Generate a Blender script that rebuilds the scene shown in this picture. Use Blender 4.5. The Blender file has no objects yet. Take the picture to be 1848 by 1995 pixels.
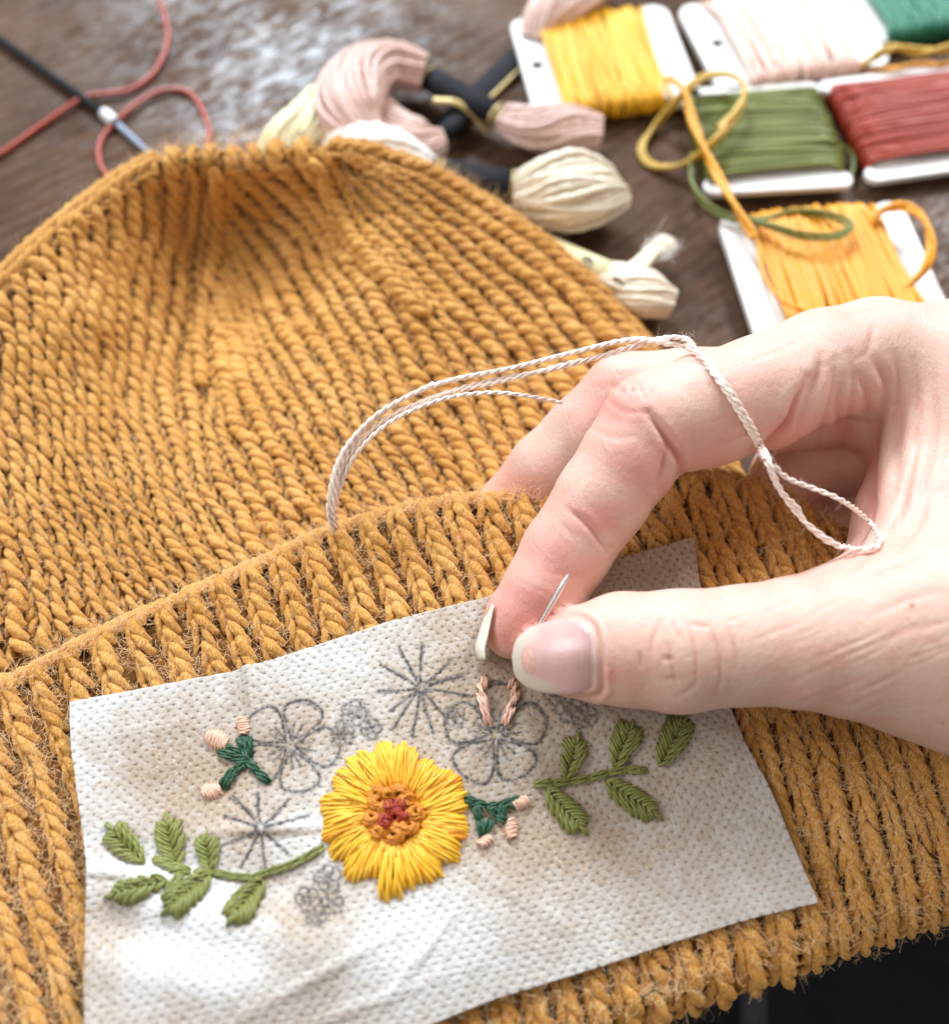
import bpy, math, random
import numpy as np
from mathutils import Vector
from mathutils.bvhtree import BVHTree

random.seed(7)
rng = np.random.default_rng(7)
S = 0.001                       # everything below is thought in millimetres
col = bpy.context.scene.collection
scene = bpy.context.scene

# ------------------------------------------------------------------ camera
F = 1898.0                      # focal length in picture units (picture 1848 x 1994)
CX, CY = 924.0, 997.0
PITCH = math.radians(62)
CAMH = 165.0
CAM = np.array([0.0, 0.0, CAMH])
FW = np.array([0.0, math.cos(PITCH), -math.sin(PITCH)])
UP = np.array([0.0, math.sin(PITCH), math.cos(PITCH)])
RT = np.array([1.0, 0.0, 0.0])
cam = bpy.data.cameras.new('camera')
cam.sensor_fit = 'VERTICAL'
cam.sensor_height = 36.0
cam.lens = 18.0 / (997.0 / F)
cam.clip_start = 0.005
cam.clip_end = 20
cam.dof.use_dof = True
cam.dof.focus_distance = 0.152
cam.dof.aperture_fstop = 9.6
camo = bpy.data.objects.new('camera', cam)
camo.location = (0, 0, CAMH * S)
camo.rotation_euler = (math.radians(90) - PITCH, 0, 0)
col.objects.link(camo)
scene.camera = camo

# ------------------------------------------------------------------ light
w = bpy.data.worlds.new('World')
scene.world = w
w.use_nodes = True
bg = w.node_tree.nodes['Background']
bg.inputs[0].default_value = (1.0, 0.965, 0.92, 1)
bg.inputs[1].default_value = 0.40

def area(name, loc, target, sx, sy, power, color):
    l = bpy.data.lights.new(name, 'AREA')
    l.shape = 'RECTANGLE'; l.size = sx; l.size_y = sy
    l.energy = power; l.color = color
    o = bpy.data.objects.new(name, l)
    o.location = loc
    d = Vector(target) - Vector(loc)
    o.rotation_euler = d.to_track_quat('-Z', 'Y').to_euler()
    col.objects.link(o)
    o['kind'] = 'structure'
    return o
area('window_light', (-0.37, 1.68, 1.13), (0, 0.08, 0), 0.36, 0.34, 48, (0.72, 0.87, 1.0))
area('side_fill_light', (-1.5, 0.35, 1.2), (0, 0.08, 0), 0.9, 0.8, 20, (0.92, 0.96, 1.0))  # added fill to brighten the left; no window known on this side
area('far_window_light', (0.80, 1.10, 1.13), (0, 0.08, 0), 0.45, 0.45, 20, (0.97, 0.97, 1.0))
scene.view_settings.view_transform = 'Standard'
scene.view_settings.look = 'None'
scene.view_settings.gamma = 1
scene.view_settings.exposure = 0.08
scene.cycles.use_denoising = True
scene.cycles.max_bounces = 8
scene.render.film_transparent = False

# ------------------------------------------------------------------ geometry helpers
def norm(v):
    return v / np.maximum(np.linalg.norm(v, axis=-1, keepdims=True), 1e-9)

def raydir(px, py):
    px = np.asarray(px, float); py = np.asarray(py, float)
    return FW + ((px - CX) / F)[..., None] * RT + (-(py - CY) / F)[..., None] * UP

def at(px, py, z=0.0):          # a point seen at (px, py) that lies z mm above the table
    d = raydir(px, py)
    t = (CAM[2] - np.asarray(z, float)) / -d[..., 2]
    return CAM + d * t[..., None]

def proj(P):
    q = P - CAM
    dep = q @ FW
    return CX + F * (q @ RT) / dep, CY - F * (q @ UP) / dep, dep

def spline(pts, n):             # Catmull-Rom through pts, n samples evenly spaced
    p = np.asarray(pts, float)
    if len(p) == 2:
        t = np.linspace(0, 1, n)[:, None]
        return p[0] * (1 - t) + p[1] * t
    e = np.vstack([2 * p[0] - p[1], p, 2 * p[-1] - p[-2]])
    out = []
    t = np.linspace(0, 1, 14, endpoint=False)[:, None]
    for i in range(len(p) - 1):
        a, b, c, d = e[i:i + 4]
        out.append(0.5 * (2 * b + (c - a) * t + (2 * a - 5 * b + 4 * c - d) * t ** 2 + (3 * b - a - 3 * c + d) * t ** 3))
    out.append(p[-1:])
    q = np.vstack(out)
    s = np.concatenate([[0], np.cumsum(np.linalg.norm(np.diff(q, axis=0), axis=1))])
    u = np.linspace(0, s[-1], n)
    return np.stack([np.interp(u, s, q[:, k]) for k in range(q.shape[1])], 1)

class RBF:                      # thin-plate height field over picture coordinates
    def __init__(self, pts, smooth=0.0):
        a = np.asarray(pts, float); self.c = a[:, :2] / 500.0; n = len(a)
        K = self.k(self.c, self.c) + np.eye(n) * smooth
        P = np.hstack([np.ones((n, 1)), self.c])
        M = np.block([[K, P], [P.T, np.zeros((3, 3))]])
        self.w = np.linalg.solve(M, np.concatenate([a[:, 2], [0, 0, 0]]))
    def k(self, a, b):
        r = np.linalg.norm(a[:, None] - b[None], axis=2)
        return r * r * np.log(r + 1e-9)
    def __call__(self, px, py):
        px = np.asarray(px, float); py = np.asarray(py, float)
        q = np.stack([px.ravel(), py.ravel()], 1) / 500.0
        v = self.k(q, self.c) @ self.w[:-3] + self.w[-3] + q @ self.w[-2:]
        return v.reshape(px.shape)

class Acc:                      # collects quads, builds one mesh
    def __init__(self):
        self.V = []; self.Q = []; self.U = []; self.n = 0
    def add(self, V, Q, U=None):
        self.V.append(V); self.Q.append(Q + self.n)
        self.U.append(U if U is not None else np.zeros((len(V), 2)))
        self.n += len(V)
    def tube(self, P, R, ref, sides=8, lobes=0, amp=0.0, twist=0.0, flat=1.0, ph=0.0, cap=True, uo=0.0):
        P = np.asarray(P, float); n = len(P)
        R = np.broadcast_to(np.asarray(R, float), (n,))
        T = norm(np.gradient(P, axis=0))
        ref = np.broadcast_to(np.asarray(ref, float), (n, 3))
        A = norm(np.cross(T, ref)); B = np.cross(A, T)
        th = np.linspace(0, 2 * np.pi, sides, endpoint=False)
        s = np.concatenate([[0], np.cumsum(np.linalg.norm(np.diff(P, axis=0), axis=1))])
        ang = th[None] + 0 * s[:, None]
        rr = R[:, None] * np.ones_like(ang)
        if lobes:
            rr = rr * (1 + amp * (np.abs(np.cos(lobes * (ang - twist * s[:, None] - ph) / 2)) * 2 - 1.2))
        V = P[:, None] + A[:, None] * (np.cos(ang) * rr)[..., None] + B[:, None] * (np.sin(ang) * rr * flat)[..., None]
        V = V.reshape(-1, 3)
        i = np.arange(n - 1)[:, None]; j = np.arange(sides)[None]; k = (j + 1) % sides
        Q = np.stack([i * sides + j + 0 * k, i * sides + k, (i + 1) * sides + k, (i + 1) * sides + j + 0 * k], -1).reshape(-1, 4)
        U = np.stack([np.tile(th / (2 * np.pi), n) + uo, np.repeat(s, sides) + uo * 7], 1)
        self.add(V, Q, U)
    def ply(self, P, r, ref, k=2, pitch=2.4, sides=6, ph=0.0, hr=0.52, pr=0.58):
        P = np.asarray(P, float); s = np.concatenate([[0], np.cumsum(np.linalg.norm(np.diff(P, axis=0), axis=1))])
        n = max(8, int(s[-1] / pitch * 9)); u_ = np.linspace(0, s[-1], n)
        R = np.interp(u_, s, np.broadcast_to(np.asarray(r, float), s.shape)); rf = np.broadcast_to(np.asarray(ref, float), P.shape)
        P = np.stack([np.interp(u_, s, P[:, i]) for i in range(3)], 1); rf = np.stack([np.interp(u_, s, rf[:, i]) for i in range(3)], 1)
        T = norm(np.gradient(P, axis=0)); A = norm(np.cross(T, rf)); B = np.cross(A, T)
        for i in range(k):
            a = 2 * np.pi * (u_ / pitch + i / k) + ph
            C = P + A * (np.cos(a) * R * hr)[:, None] + B * (np.sin(a) * R * hr)[:, None]
            self.tube(C, R * pr, rf, sides, uo=i * 3.1 + ph)
    def grid(self, G, U=None, closed=False):
        n, m = G.shape[:2]
        i = np.arange(n - 1)[:, None]; j = np.arange(m - 1)[None]
        Q = np.stack([i * m + j, i * m + j + 1, (i + 1) * m + j + 1, (i + 1) * m + j], -1).reshape(-1, 4)
        self.add(G.reshape(-1, 3), Q, None if U is None else U.reshape(-1, 2))
    def box(self, c, a, b, h):  # c centre, a/b/h half-axis vectors
        c, a, b, h = map(np.asarray, (c, a, b, h))
        V = np.array([c + sa * a + sb * b + sh * h for sh in (-1, 1) for sa, sb in ((-1, -1), (1, -1), (1, 1), (-1, 1))])
        Q = np.array([[3, 2, 1, 0], [4, 5, 6, 7], [0, 1, 5, 4], [1, 2, 6, 5], [2, 3, 7, 6], [3, 0, 4, 7]])
        self.add(V, Q)
    def arrays(self):
        return np.vstack(self.V), np.vstack(self.Q), np.vstack(self.U)

def mesh_from(name, V, Q, U=None, origin=(0, 0, 0), smooth=True, attrs=None):
    me = bpy.data.meshes.new(name)
    V = (np.asarray(V, float) - np.asarray(origin, float)) * S
    nq, k = Q.shape
    me.vertices.add(len(V)); me.vertices.foreach_set('co', V.astype(np.float32).ravel())
    me.loops.add(nq * k); me.loops.foreach_set('vertex_index', Q.astype(np.int32).ravel())
    me.polygons.add(nq)
    me.polygons.foreach_set('loop_start', np.arange(0, nq * k, k, dtype=np.int32))
    me.polygons.foreach_set('loop_total', np.full(nq, k, dtype=np.int32))
    me.update(calc_edges=True)
    me.polygons.foreach_set('use_smooth', np.full(nq, bool(smooth)))
    if U is not None:
        uv = me.uv_layers.new(name='UVMap')
        uv.data.foreach_set('uv', np.asarray(U, np.float32)[Q.ravel()].ravel())
    if attrs:
        for an, arr in attrs.items():
            a = me.attributes.new(an, 'FLOAT_COLOR', 'POINT')
            c = np.ones((len(V), 4), np.float32); c[:, :3] = arr
            a.data.foreach_set('color', c.ravel())
    me.validate()
    return me

ORIG = {}
def thing(name, label, cat, loc, group=None, kind=None):
    o = bpy.data.objects.new(name, None)
    o.empty_display_size = 0.01
    o.location = Vector(loc) * S
    col.objects.link(o)
    ORIG[o.name] = np.asarray(loc, float)
    tag(o, label, cat, group, kind)
    return o

def tag(o, label, cat, group=None, kind=None):
    if label: o['label'] = label
    if cat: o['category'] = cat
    if group: o['group'] = group
    if kind: o['kind'] = kind

def root_origin(o):
    while o.parent: o = o.parent
    return ORIG.get(o.name, np.zeros(3))

def part(name, acc, mat, parent=None, origin=None, smooth=True, attrs=None, kind=None, label=None):
    V, Q, U = acc.arrays() if isinstance(acc, Acc) else acc
    if parent is not None:
        org = root_origin(parent)
    else:
        org = np.asarray(origin if origin is not None else [V[:, 0].mean(), V[:, 1].mean(), V[:, 2].min()], float)
    me = mesh_from(name, V, Q, U, org, smooth, attrs)
    me.materials.append(mat)
    o = bpy.data.objects.new(name, me)
    col.objects.link(o)
    if parent is not None: o.parent = parent
    else:
        o.location = Vector(org) * S
        ORIG[o.name] = org
    if kind: o['kind'] = kind
    if label: o['label'] = label
    return o

# ------------------------------------------------------------------ materials
def nodes(name):
    m = bpy.data.materials.new(name); m.use_nodes = True
    nt = m.node_tree
    return m, nt, nt.nodes['Principled BSDF'], nt.nodes, nt.links

def ramp(nt, fac, stops):
    r = nt.nodes.new('ShaderNodeValToRGB')
    els = r.color_ramp.elements
    while len(els) < len(stops): els.new(0.5)
    for e, (p, c) in zip(els, stops):
        e.position = p; e.color = (c[0], c[1], c[2], 1)
    nt.links.new(fac, r.inputs[0])
    return r.outputs[0]

def mapping(nt, coord, scale, rot=(0, 0, 0)):
    tc = nt.nodes.new('ShaderNodeTexCoord'); mp = nt.nodes.new('ShaderNodeMapping')
    mp.inputs['Scale'].default_value = scale; mp.inputs['Rotation'].default_value = rot
    nt.links.new(tc.outputs[coord], mp.inputs[0])
    return mp.outputs[0]

def noise(nt, vec, scale, detail=3, rough=0.5):
    n = nt.nodes.new('ShaderNodeTexNoise')
    n.inputs['Scale'].default_value = scale; n.inputs['Detail'].default_value = detail
    n.inputs['Roughness'].default_value = rough
    if vec is not None: nt.links.new(vec, n.inputs['Vector'])
    return n.outputs[0]

def bump(nt, h, dist, strength=1.0, prev=None):
    b = nt.nodes.new('ShaderNodeBump')
    b.inputs['Strength'].default_value = strength; b.inputs['Distance'].default_value = dist * S
    nt.links.new(h, b.inputs['Height'])
    if prev is not None: nt.links.new(prev, b.inputs['Normal'])
    return b.outputs[0]

def yarn(name, dark, mid, light, rough=0.85, sheen=0.5, u=5.0, v=0.9, tw=0.5, dist=0.25, sss=0.0, spec=0.25):
    # fibres run along v with a twist; u counts around the strand
    m, nt, bs, N, L = nodes(name)
    tc = N.new('ShaderNodeTexCoord'); sep = N.new('ShaderNodeSeparateXYZ'); L.new(tc.outputs['UV'], sep.inputs[0])
    mul = N.new('ShaderNodeMath'); mul.operation = 'MULTIPLY_ADD'
    L.new(sep.outputs[1], mul.inputs[0]); mul.inputs[1].default_value = tw; L.new(sep.outputs[0], mul.inputs[2])
    cmb = N.new('ShaderNodeCombineXYZ')
    L.new(mul.outputs[0], cmb.inputs[0]); L.new(sep.outputs[1], cmb.inputs[1])
    mp = N.new('ShaderNodeMapping'); mp.inputs['Scale'].default_value = (u, v, 1); L.new(cmb.outputs[0], mp.inputs[0])
    n1 = noise(nt, mp.outputs[0], 3.0, 4, 0.6)
    n2 = noise(nt, mapping(nt, 'Object', (60, 60, 60)), 1.5, 2)
    mx = N.new('ShaderNodeMath'); mx.operation = 'MULTIPLY_ADD'; L.new(n2, mx.inputs[0]); mx.inputs[1].default_value = 0.35
    sb = N.new('ShaderNodeMath'); sb.operation = 'SUBTRACT'; L.new(n1, sb.inputs[0]); sb.inputs[1].default_value = 0.17
    L.new(sb.outputs[0], mx.inputs[2])
    L.new(ramp(nt, mx.outputs[0], [(0.3, dark), (0.5, mid), (0.72, light)]), bs.inputs['Base Color'])
    L.new(bump(nt, n1, dist), bs.inputs['Normal'])
    bs.inputs['Roughness'].default_value = rough
    bs.inputs['Specular IOR Level'].default_value = spec
    bs.inputs['Sheen Weight'].default_value = sheen
    bs.inputs['Sheen Roughness'].default_value = 0.5
    bs.inputs['Sheen Tint'].default_value = (*light, 1)
    return m

def plain(name, c, rough=0.6, metallic=0.0, var=0.08, scale=300, bd=0.02, sheen=0):
    m, nt, bs, N, L = nodes(name)
    n = noise(nt, mapping(nt, 'Object', (1, 1, 1)), scale, 4)
    a = [x * (1 - var) for x in c]; b = [min(1, x * (1 + var)) for x in c]
    L.new(ramp(nt, n, [(0.3, a), (0.7, b)]), bs.inputs['Base Color'])
    L.new(bump(nt, n, bd), bs.inputs['Normal'])
    bs.inputs['Roughness'].default_value = rough; bs.inputs['Metallic'].default_value = metallic
    bs.inputs['Sheen Weight'].default_value = sheen
    return m

M_wool = yarn('mustard_wool', (0.42, 0.17, 0.028), (0.67, 0.325, 0.075), (0.86, 0.53, 0.20), sheen=0.5, u=7, v=0.6, tw=0.12, dist=0.30)
M_under = plain('mustard_wool_gap_shade', (0.26, 0.10, 0.016), 0.95, var=0.4, scale=700, bd=0.5, sheen=0.2)  # darker than the wool: shade between the stitches put into the colour
M_fuzz = plain('wool_fibre', (0.92, 0.64, 0.34), 0.8)
floss = lambda nm, c, k=0.25, sh=0.15: yarn(nm, tuple(x * (1 - k) for x in c), c, tuple(min(1, x * (1 + k)) for x in c), rough=0.36, sheen=sh, u=6, v=0.5, tw=0.35, dist=0.05, spec=0.5)
M_petal = floss('yellow_floss', (0.86, 0.47, 0.030))
M_petal2 = floss('golden_floss', (0.78, 0.32, 0.016))
M_knot = floss('ochre_floss', (0.60, 0.21, 0.012))
M_rust = floss('rust_floss', (0.34, 0.028, 0.008))
M_leaf = floss('leaf_green_floss', (0.22, 0.225, 0.055), .45)
M_pine = floss('dark_green_floss', (0.018, 0.075, 0.035))
M_peach = floss('peach_floss', (0.80, 0.50, 0.36))
M_thread = floss('pale_pink_floss', (0.97, 0.80, 0.70), 0.05, .5)

# table
def table_mat():
    m, nt, bs, N, L = nodes('dark_worn_wood')
    v = mapping(nt, 'Object', (1, 1, 1), (0, 0, math.radians(-38)))
    mp = N.new('ShaderNodeMapping'); mp.inputs['Scale'].default_value = (14, 140, 1); L.new(v, mp.inputs[0])
    g = noise(nt, mp.outputs[0], 4.0, 6, 0.65)
    big = noise(nt, v, 22, 4, 0.6)
    mx = N.new('ShaderNodeMix'); mx.data_type = 'FLOAT'; mx.inputs[0].default_value = 0.45
    L.new(g, mx.inputs[2]); L.new(big, mx.inputs[3])
    L.new(ramp(nt, mx.outputs[0], [(0.32, (0.035, 0.017, 0.010)), (0.48, (0.092, 0.050, 0.031)), (0.66, (0.17, 0.105, 0.068))]), bs.inputs['Base Color'])
    mp2 = N.new('ShaderNodeMapping'); mp2.inputs['Scale'].default_value = (110, 230, 1); L.new(v, mp2.inputs[0])
    sp = noise(nt, mp2.outputs[0], 1.6, 5, 0.75)
    patchy = noise(nt, v, 38, 3, 0.6)
    gl = N.new('ShaderNodeMath'); gl.operation = 'MULTIPLY_ADD'; L.new(patchy, gl.inputs[0]); gl.inputs[1].default_value = 0.5
    L.new(sp, gl.inputs[2])
    L.new(ramp(nt, gl.outputs[0], [(0.60, (0.50,) * 3), (0.86, (0.30,) * 3)]), bs.inputs['Roughness'])
    L.new(ramp(nt, gl.outputs[0], [(0.66, (0.012,) * 3), (0.92, (0.15,) * 3)]), bs.inputs['Specular IOR Level'])
    sm_ = noise(nt, mp2.outputs[0], 1.2, 1, 0.4)
    b = bump(nt, sm_, 0.15)
    L.new(bump(nt, g, 0.02, prev=b), bs.inputs['Normal'])
    return m
M_table = table_mat()
M_card = plain('white_bobbin_plastic', (0.80, 0.79, 0.76), 0.45, var=0.04)
M_black = plain('black_paper_label', (0.012, 0.012, 0.015), 0.75, var=0.3)
M_black.node_tree.nodes['Principled BSDF'].inputs['Specular IOR Level'].default_value = 0.2
M_gold = plain('gold_print', (0.52, 0.37, 0.14), 0.4, metallic=0.3)
M_yellowlabel = plain('pale_yellow_paper', (0.80, 0.74, 0.42), 0.6, var=0.05)
M_ink = plain('dark_ink', (0.06, 0.05, 0.05), 0.7)
M_steel = plain('steel', (0.72, 0.70, 0.68), 0.22, metallic=1.0, var=0.05, bd=0.003)
M_hole = plain('hole_shade', (0.03, 0.025, 0.02), 0.8)

def denim_mat():
    m, nt, bs, N, L = nodes('charcoal_denim')
    v = mapping(nt, 'Object', (1, 1, 1))
    n1 = noise(nt, v, 90, 5, 0.7); n2 = noise(nt, v, 1800, 3, 0.6)
    mx = N.new('ShaderNodeMix'); mx.data_type = 'FLOAT'; mx.inputs[0].default_value = 0.5
    L.new(n1, mx.inputs[2]); L.new(n2, mx.inputs[3])
    L.new(ramp(nt, mx.outputs[0], [(0.35, (0.008, 0.009, 0.014)), (0.7, (0.03, 0.03, 0.038))]), bs.inputs['Base Color'])
    L.new(bump(nt, n2, 0.3), bs.inputs['Normal'])
    bs.inputs['Roughness'].default_value = 0.9
    return m
M_denim = denim_mat()

# ------------------------------------------------------------------ table and lap
a = Acc()
EDGE = 30.0
for (c, hx, hy, z0, z1) in [((0, 1230 + EDGE), 1300, 1230, -28, 0)]:
    x0, x1, y0, y1 = -1300, 1300, EDGE, 2500
    ys = [y0, y0 + 1.2, y0 + 3, y1]; zs = [-3.0, -0.9, 0, 0]
    G = np.array([[(x, y, z) for x in np.linspace(x0, x1, 3)] for y, z in zip([y0, y0] + ys, [-28, -6] + zs)])
    a.grid(G[:, ::1][:, :, :])
o = part('table', a, M_table, origin=(0, 0, 0), smooth=False)
tag(o, None, None, kind='structure')

a = Acc()
xs = np.linspace(-330, 330, 90); ys = np.linspace(-260, 40, 60)
X, Y = np.meshgrid(xs, ys)
Z = -75 + 34 * np.cos((X + 105) / 66) * (np.abs(X) < 320) + 3 * np.sin(X / 13 + Y / 21) + 2 * np.sin(Y / 9 - X / 30)
Z += 9 * np.exp(-((X - 66 - Y * 0.12) / 4.0) ** 2)
a.grid(np.stack([X, Y, Z], -1))
lap = part('trouser_lap', a, M_denim)
tag(lap, 'charcoal trousers over a lap below the edge of the knitted hat', 'trousers')
a = Acc()
p = np.stack([66 + ys * 0.12, ys, -75 + 34 * np.cos((66 + ys * 0.12 + 105) / 66) + 10.5 + 3 * np.sin((66 + ys * 0.12) / 13 + ys / 21)], 1)
a.tube(p, 3.2, (0, 0, 1), 8)
part('side_seam', a, plain('worn_grey_denim', (0.075, 0.075, 0.085), 0.9, var=0.3, scale=900), lap)

# ------------------------------------------------------------------ knitted hat
body_z = RBF([(-150, 1300, 12), (0, 1300, 12), (300, 1150, 12), (640, 1050, 12.5), (1000, 980, 12), (1300, 900, 11),
              (-150, 900, 15), (0, 1000, 14), (300, 900, 10.5), (600, 800, 10.5), (900, 750, 12), (1150, 750, 9),
              (-120, 640, 19), (0, 590, 20), (100, 480, 22), (250, 350, 23), (430, 318, 23), (620, 308, 23), (760, 340, 22),
              (900, 400, 17), (1050, 500, 13), (1200, 640, 8), (1300, 780, 8),
              (430, 400, 11), (430, 540, 3.5), (560, 480, 6), (340, 540, 6), (300, 720, 6.5), (500, 700, 5.5), (650, 600, 9.5),
              (760, 480, 16.5), (870, 600, 14), (140, 620, 18), (650, 400, 14), (270, 440, 15), (150, 820, 13.5)], 0.002)
brim_z = RBF([(-300, 1450, 20), (0, 1345, 20), (330, 1180, 20.5), (640, 1040, 21.5), (1040, 968, 22), (1300, 925, 21), (1600, 1020, 17), (1848, 1180, 14),
              (-300, 1800, 18), (0, 1650, 19), (400, 1500, 18.5), (770, 1590, 19), (1200, 1450, 18.5), (1500, 1450, 16.5), (1848, 1480, 12.5),
              (-300, 2200, 17), (0, 1994, 18.5), (500, 1994, 17.5), (900, 1970, 15.5), (1300, 1840, 14), (1600, 1760, 12.5), (1848, 1690, 10), (2050, 1550, 9), (900, 2150, 14)], 0.002)

def surf_normal(fz, px, py):
    e = 4.0
    P = at(px, py, fz(px, py))
    A = at(px + e, py, fz(px + e, py)) - P
    B = at(px, py + e, fz(px, py + e)) - P
    return norm(np.cross(B, A))

hat = thing('knitted_hat', 'mustard yellow knitted wool beanie lying with its ribbed cuff folded up', 'hat', at(700, 1000, 0))

def stitch_column(acc, P, Nn, W, Lrow, kind, start=0.0):
    """knit one wale of V stitches along P (n x 3) with normals Nn, widths W and row height Lrow (mm)"""
    s = np.concatenate([[0], np.cumsum(np.linalg.norm(np.diff(P, axis=0), axis=1))])
    tot = s[-1]
    Lr = np.broadcast_to(np.asarray(Lrow, float), s.shape)
    ipos = lambda q: np.stack([np.interp(q, s, P[:, k]) for k in range(3)], -1)
    inor = lambda q: norm(np.stack([np.interp(q, s, Nn[:, k]) for k in range(3)], -1))
    q = start + Lr[0] * 0.5
    t = np.linspace(0, 1, 9)
    while q < tot:
        Lq = np.interp(q, s, Lr); wq = np.interp(q, s, W)
        legs = {
            'body': [((-0.38, 0.80), (0.14, -0.82), 0.235, 0.20, 1.0), ((0.47, 0.68), (0.18, -0.70), 0.170, -0.05, 0.9)],
            'brim': [((-0.04, 0.92), (0.31, -0.92), 0.172, 0.17, 1.0), ((-0.16, 0.90), (-0.37, -0.90), 0.140, 0.06, 1.0)],
            'edge': [((-0.40, 0.75), (0.36, -0.75), 0.33, 0.10, 1.0), ((0.46, 0.40), (-0.1, -0.55), 0.24, 0.02, 0.9)],
            'purl': [((-0.50, 0.30), (0.02, -0.52), 0.165, 0.16, 1.0), ((0.02, -0.52), (0.50, 0.30), 0.165, 0.14, 1.0)],
        }[kind]
        jw = 1 + rng.normal(0, 0.09)
        q0 = q + rng.normal(0, 0.07) * Lq; hj = rng.normal(0, .03) * wq
        for (a0, b0), (a1, b1), rr, lift, fl in legs:
            j = rng.normal(0, 0.055, 4)
            aa = (a0 + j[0]) * (1 - t) + (a1 + j[1]) * t
            bb = (b0 + j[2]) * (1 - t) + (b1 + j[3]) * t
            side = np.sign(a0 - a1)
            aa = aa + side * 0.05 * np.sin(np.pi * t)
            qq = np.clip(q0 + bb * Lq, 0, tot)
            C = ipos(qq); No = inor(qq)
            Tn = norm(ipos(np.clip(qq + 0.4, 0, tot)) - ipos(np.clip(qq - 0.4, 0, tot)))
            Ac = norm(np.cross(Tn, No))
            h = hj + wq * (lift + 0.17 * np.sin(np.pi * t) ** 0.8 - 0.17)
            if kind == 'body' and rr < 0.2: h = h - 0.05 * wq
            pts = C + Ac * (aa * wq)[:, None] + No * h[:, None]
            R = wq * rr * jw * (0.50 + 0.50 * np.sin(np.pi * np.clip(t, 0.04, 0.96)) ** 0.7)
            acc.tube(pts, R, No, 12, lobes=3, amp=0.16, twist=1.0, ph=rng.uniform(0, 6), flat=fl, uo=rng.uniform(0, 50))
        q += Lq
    return

BG = [  # wale guides of the crown, from cuff to top (picture coordinates)
    [(-130, 1340), (-120, 1040), (-115, 700)],
    [(90, 1290), (45, 1040), (25, 928), (15, 776), (5, 585)],
    [(200, 1230), (126, 1004), (109, 893), (101, 761), (95, 500)],
    [(290, 1190), (200, 960), (180, 850), (172, 700), (185, 415)],
    [(380, 1160), (298, 980), (268, 853), (250, 726), (270, 520), (285, 340)],
    [(440, 1130), (352, 930), (325, 850), (310, 777), (330, 600), (360, 420), (365, 310)],
    [(510, 1110), (430, 960), (405, 850), (400, 720), (415, 560), (430, 420), (425, 306)],
]
BG2 = [
    [(510, 1110), (430, 960), (405, 850), (402, 750), (410, 640)],
    [(600, 1080), (500, 930), (450, 800), (420, 625)],
    [(690, 1060), (560, 870), (490, 700), (432, 530)],
    [(800, 1050), (722, 947), (646, 813), (565, 681), (500, 560), (438, 430)],
    [(890, 1040), (773, 864), (689, 666), (600, 500), (520, 400), (440, 320)],
    [(960, 1020), (862, 851), (755, 656), (690, 540), (620, 420), (520, 310)],
    [(1040, 1010), (930, 800), (809, 582), (708, 480), (673, 405), (622, 303)],
    [(1130, 1000), (1013, 800), (925, 666), (840, 560), (740, 450), (650, 318)],
    [(1230, 990), (1110, 800), (1010, 650), (880, 510), (760, 400), (665, 305)],
    [(1320, 960), (1180, 750), (1060, 600), (935, 480), (800, 372), (680, 298)],
    [(1400, 930), (1215, 650), (1105, 532), (1000, 446), (830, 340), (690, 294)],
]
mmpp = lambda py, z: (CAMH - z) / (-raydir(np.zeros_like(py), py)[..., 2]) / F   # mm per picture unit near row py

def knit_sector(guides, width, rowh, kind, name, fz, tilt=None):
    gs = [spline(g, 40) for g in guides]
    Wmm = []
    out = 0
    for gi in range(len(gs) - 1):
        A, B = gs[gi], gs[gi + 1]
        PA = at(A[:, 0], A[:, 1], fz(A[:, 0], A[:, 1])); PB = at(B[:, 0], B[:, 1], fz(B[:, 0], B[:, 1]))
        gap = np.linalg.norm(PA - PB, axis=1)
        n = max(1, int(round(np.percentile(gap, 62 if guides is BG else 52) / width)))
        for k in range(n):
            f = (k + 0.5) / n
            C = A * (1 - f) + B * f
            C[:, 0] += 5 * np.sin(C[:, 1] / 37 + gi * 2 + k) + 3 * np.sin(C[:, 1] / 17 + 5 * k)
            sp = gap / n
            nlive = np.ones(40)
            end = 40
            if n > 1 or True:
                small = np.where(sp < 0.40 * width)[0]
                if len(small) and (k + gi) % 2 == 0: end = max(4, small[0])
            wd = np.clip(np.where(sp < 0.40 * width, sp * 2, sp), 0.6 * width, 1.5 * width)
            C = C[:end]; wd = wd[:end]
            px, py = C[:, 0], C[:, 1]
            P = at(px, py, fz(px, py)); Nn = surf_normal(fz, px, py)
            if end == 40 and py[-1] < 350 and 240 < px[-1] < 720:
                P = np.vstack([P, P[-1] + np.array([[0, 1.6, -.1], [0, 3.4, -.9], [0, 5.0, -2.6], [0, 6.0, -5.0], [0, 6.3, -8.0]])])
                Nn = np.vstack([Nn, norm(np.array([[0, .1, 1.], [0, .4, .9], [0, .8, .6], [0, 1, .2], [0, 1, 0]]))]); wd = np.concatenate([wd, np.full(5, wd[-1])])
            ac = Acc()
            stitch_column(ac, P, Nn, wd, rowh, kind, start=rng.uniform(0, rowh))
            if ac.n:
                part(name, ac, M_wool, hat); out += 1
    # dark backing under the stitches, coloured as the shade in the gaps
    G = np.array([at(g[:, 0], g[:, 1], fz(g[:, 0], g[:, 1])) - surf_normal(fz, g[:, 0], g[:, 1]) * 0.75 for g in
                  [gs[i] * (1 - f) + gs[i + 1] * f for i in range(len(gs) - 1) for f in (0, .25, .5, .75)] + [gs[-1]]])
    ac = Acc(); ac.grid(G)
    part('dark_backing', ac, M_under, hat)

knit_sector(BG, 3.95, 2.75, 'body', 'knit_rib', body_z)
knit_sector(BG2, 3.95, 2.55, 'body', 'knit_rib', body_z)

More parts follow.
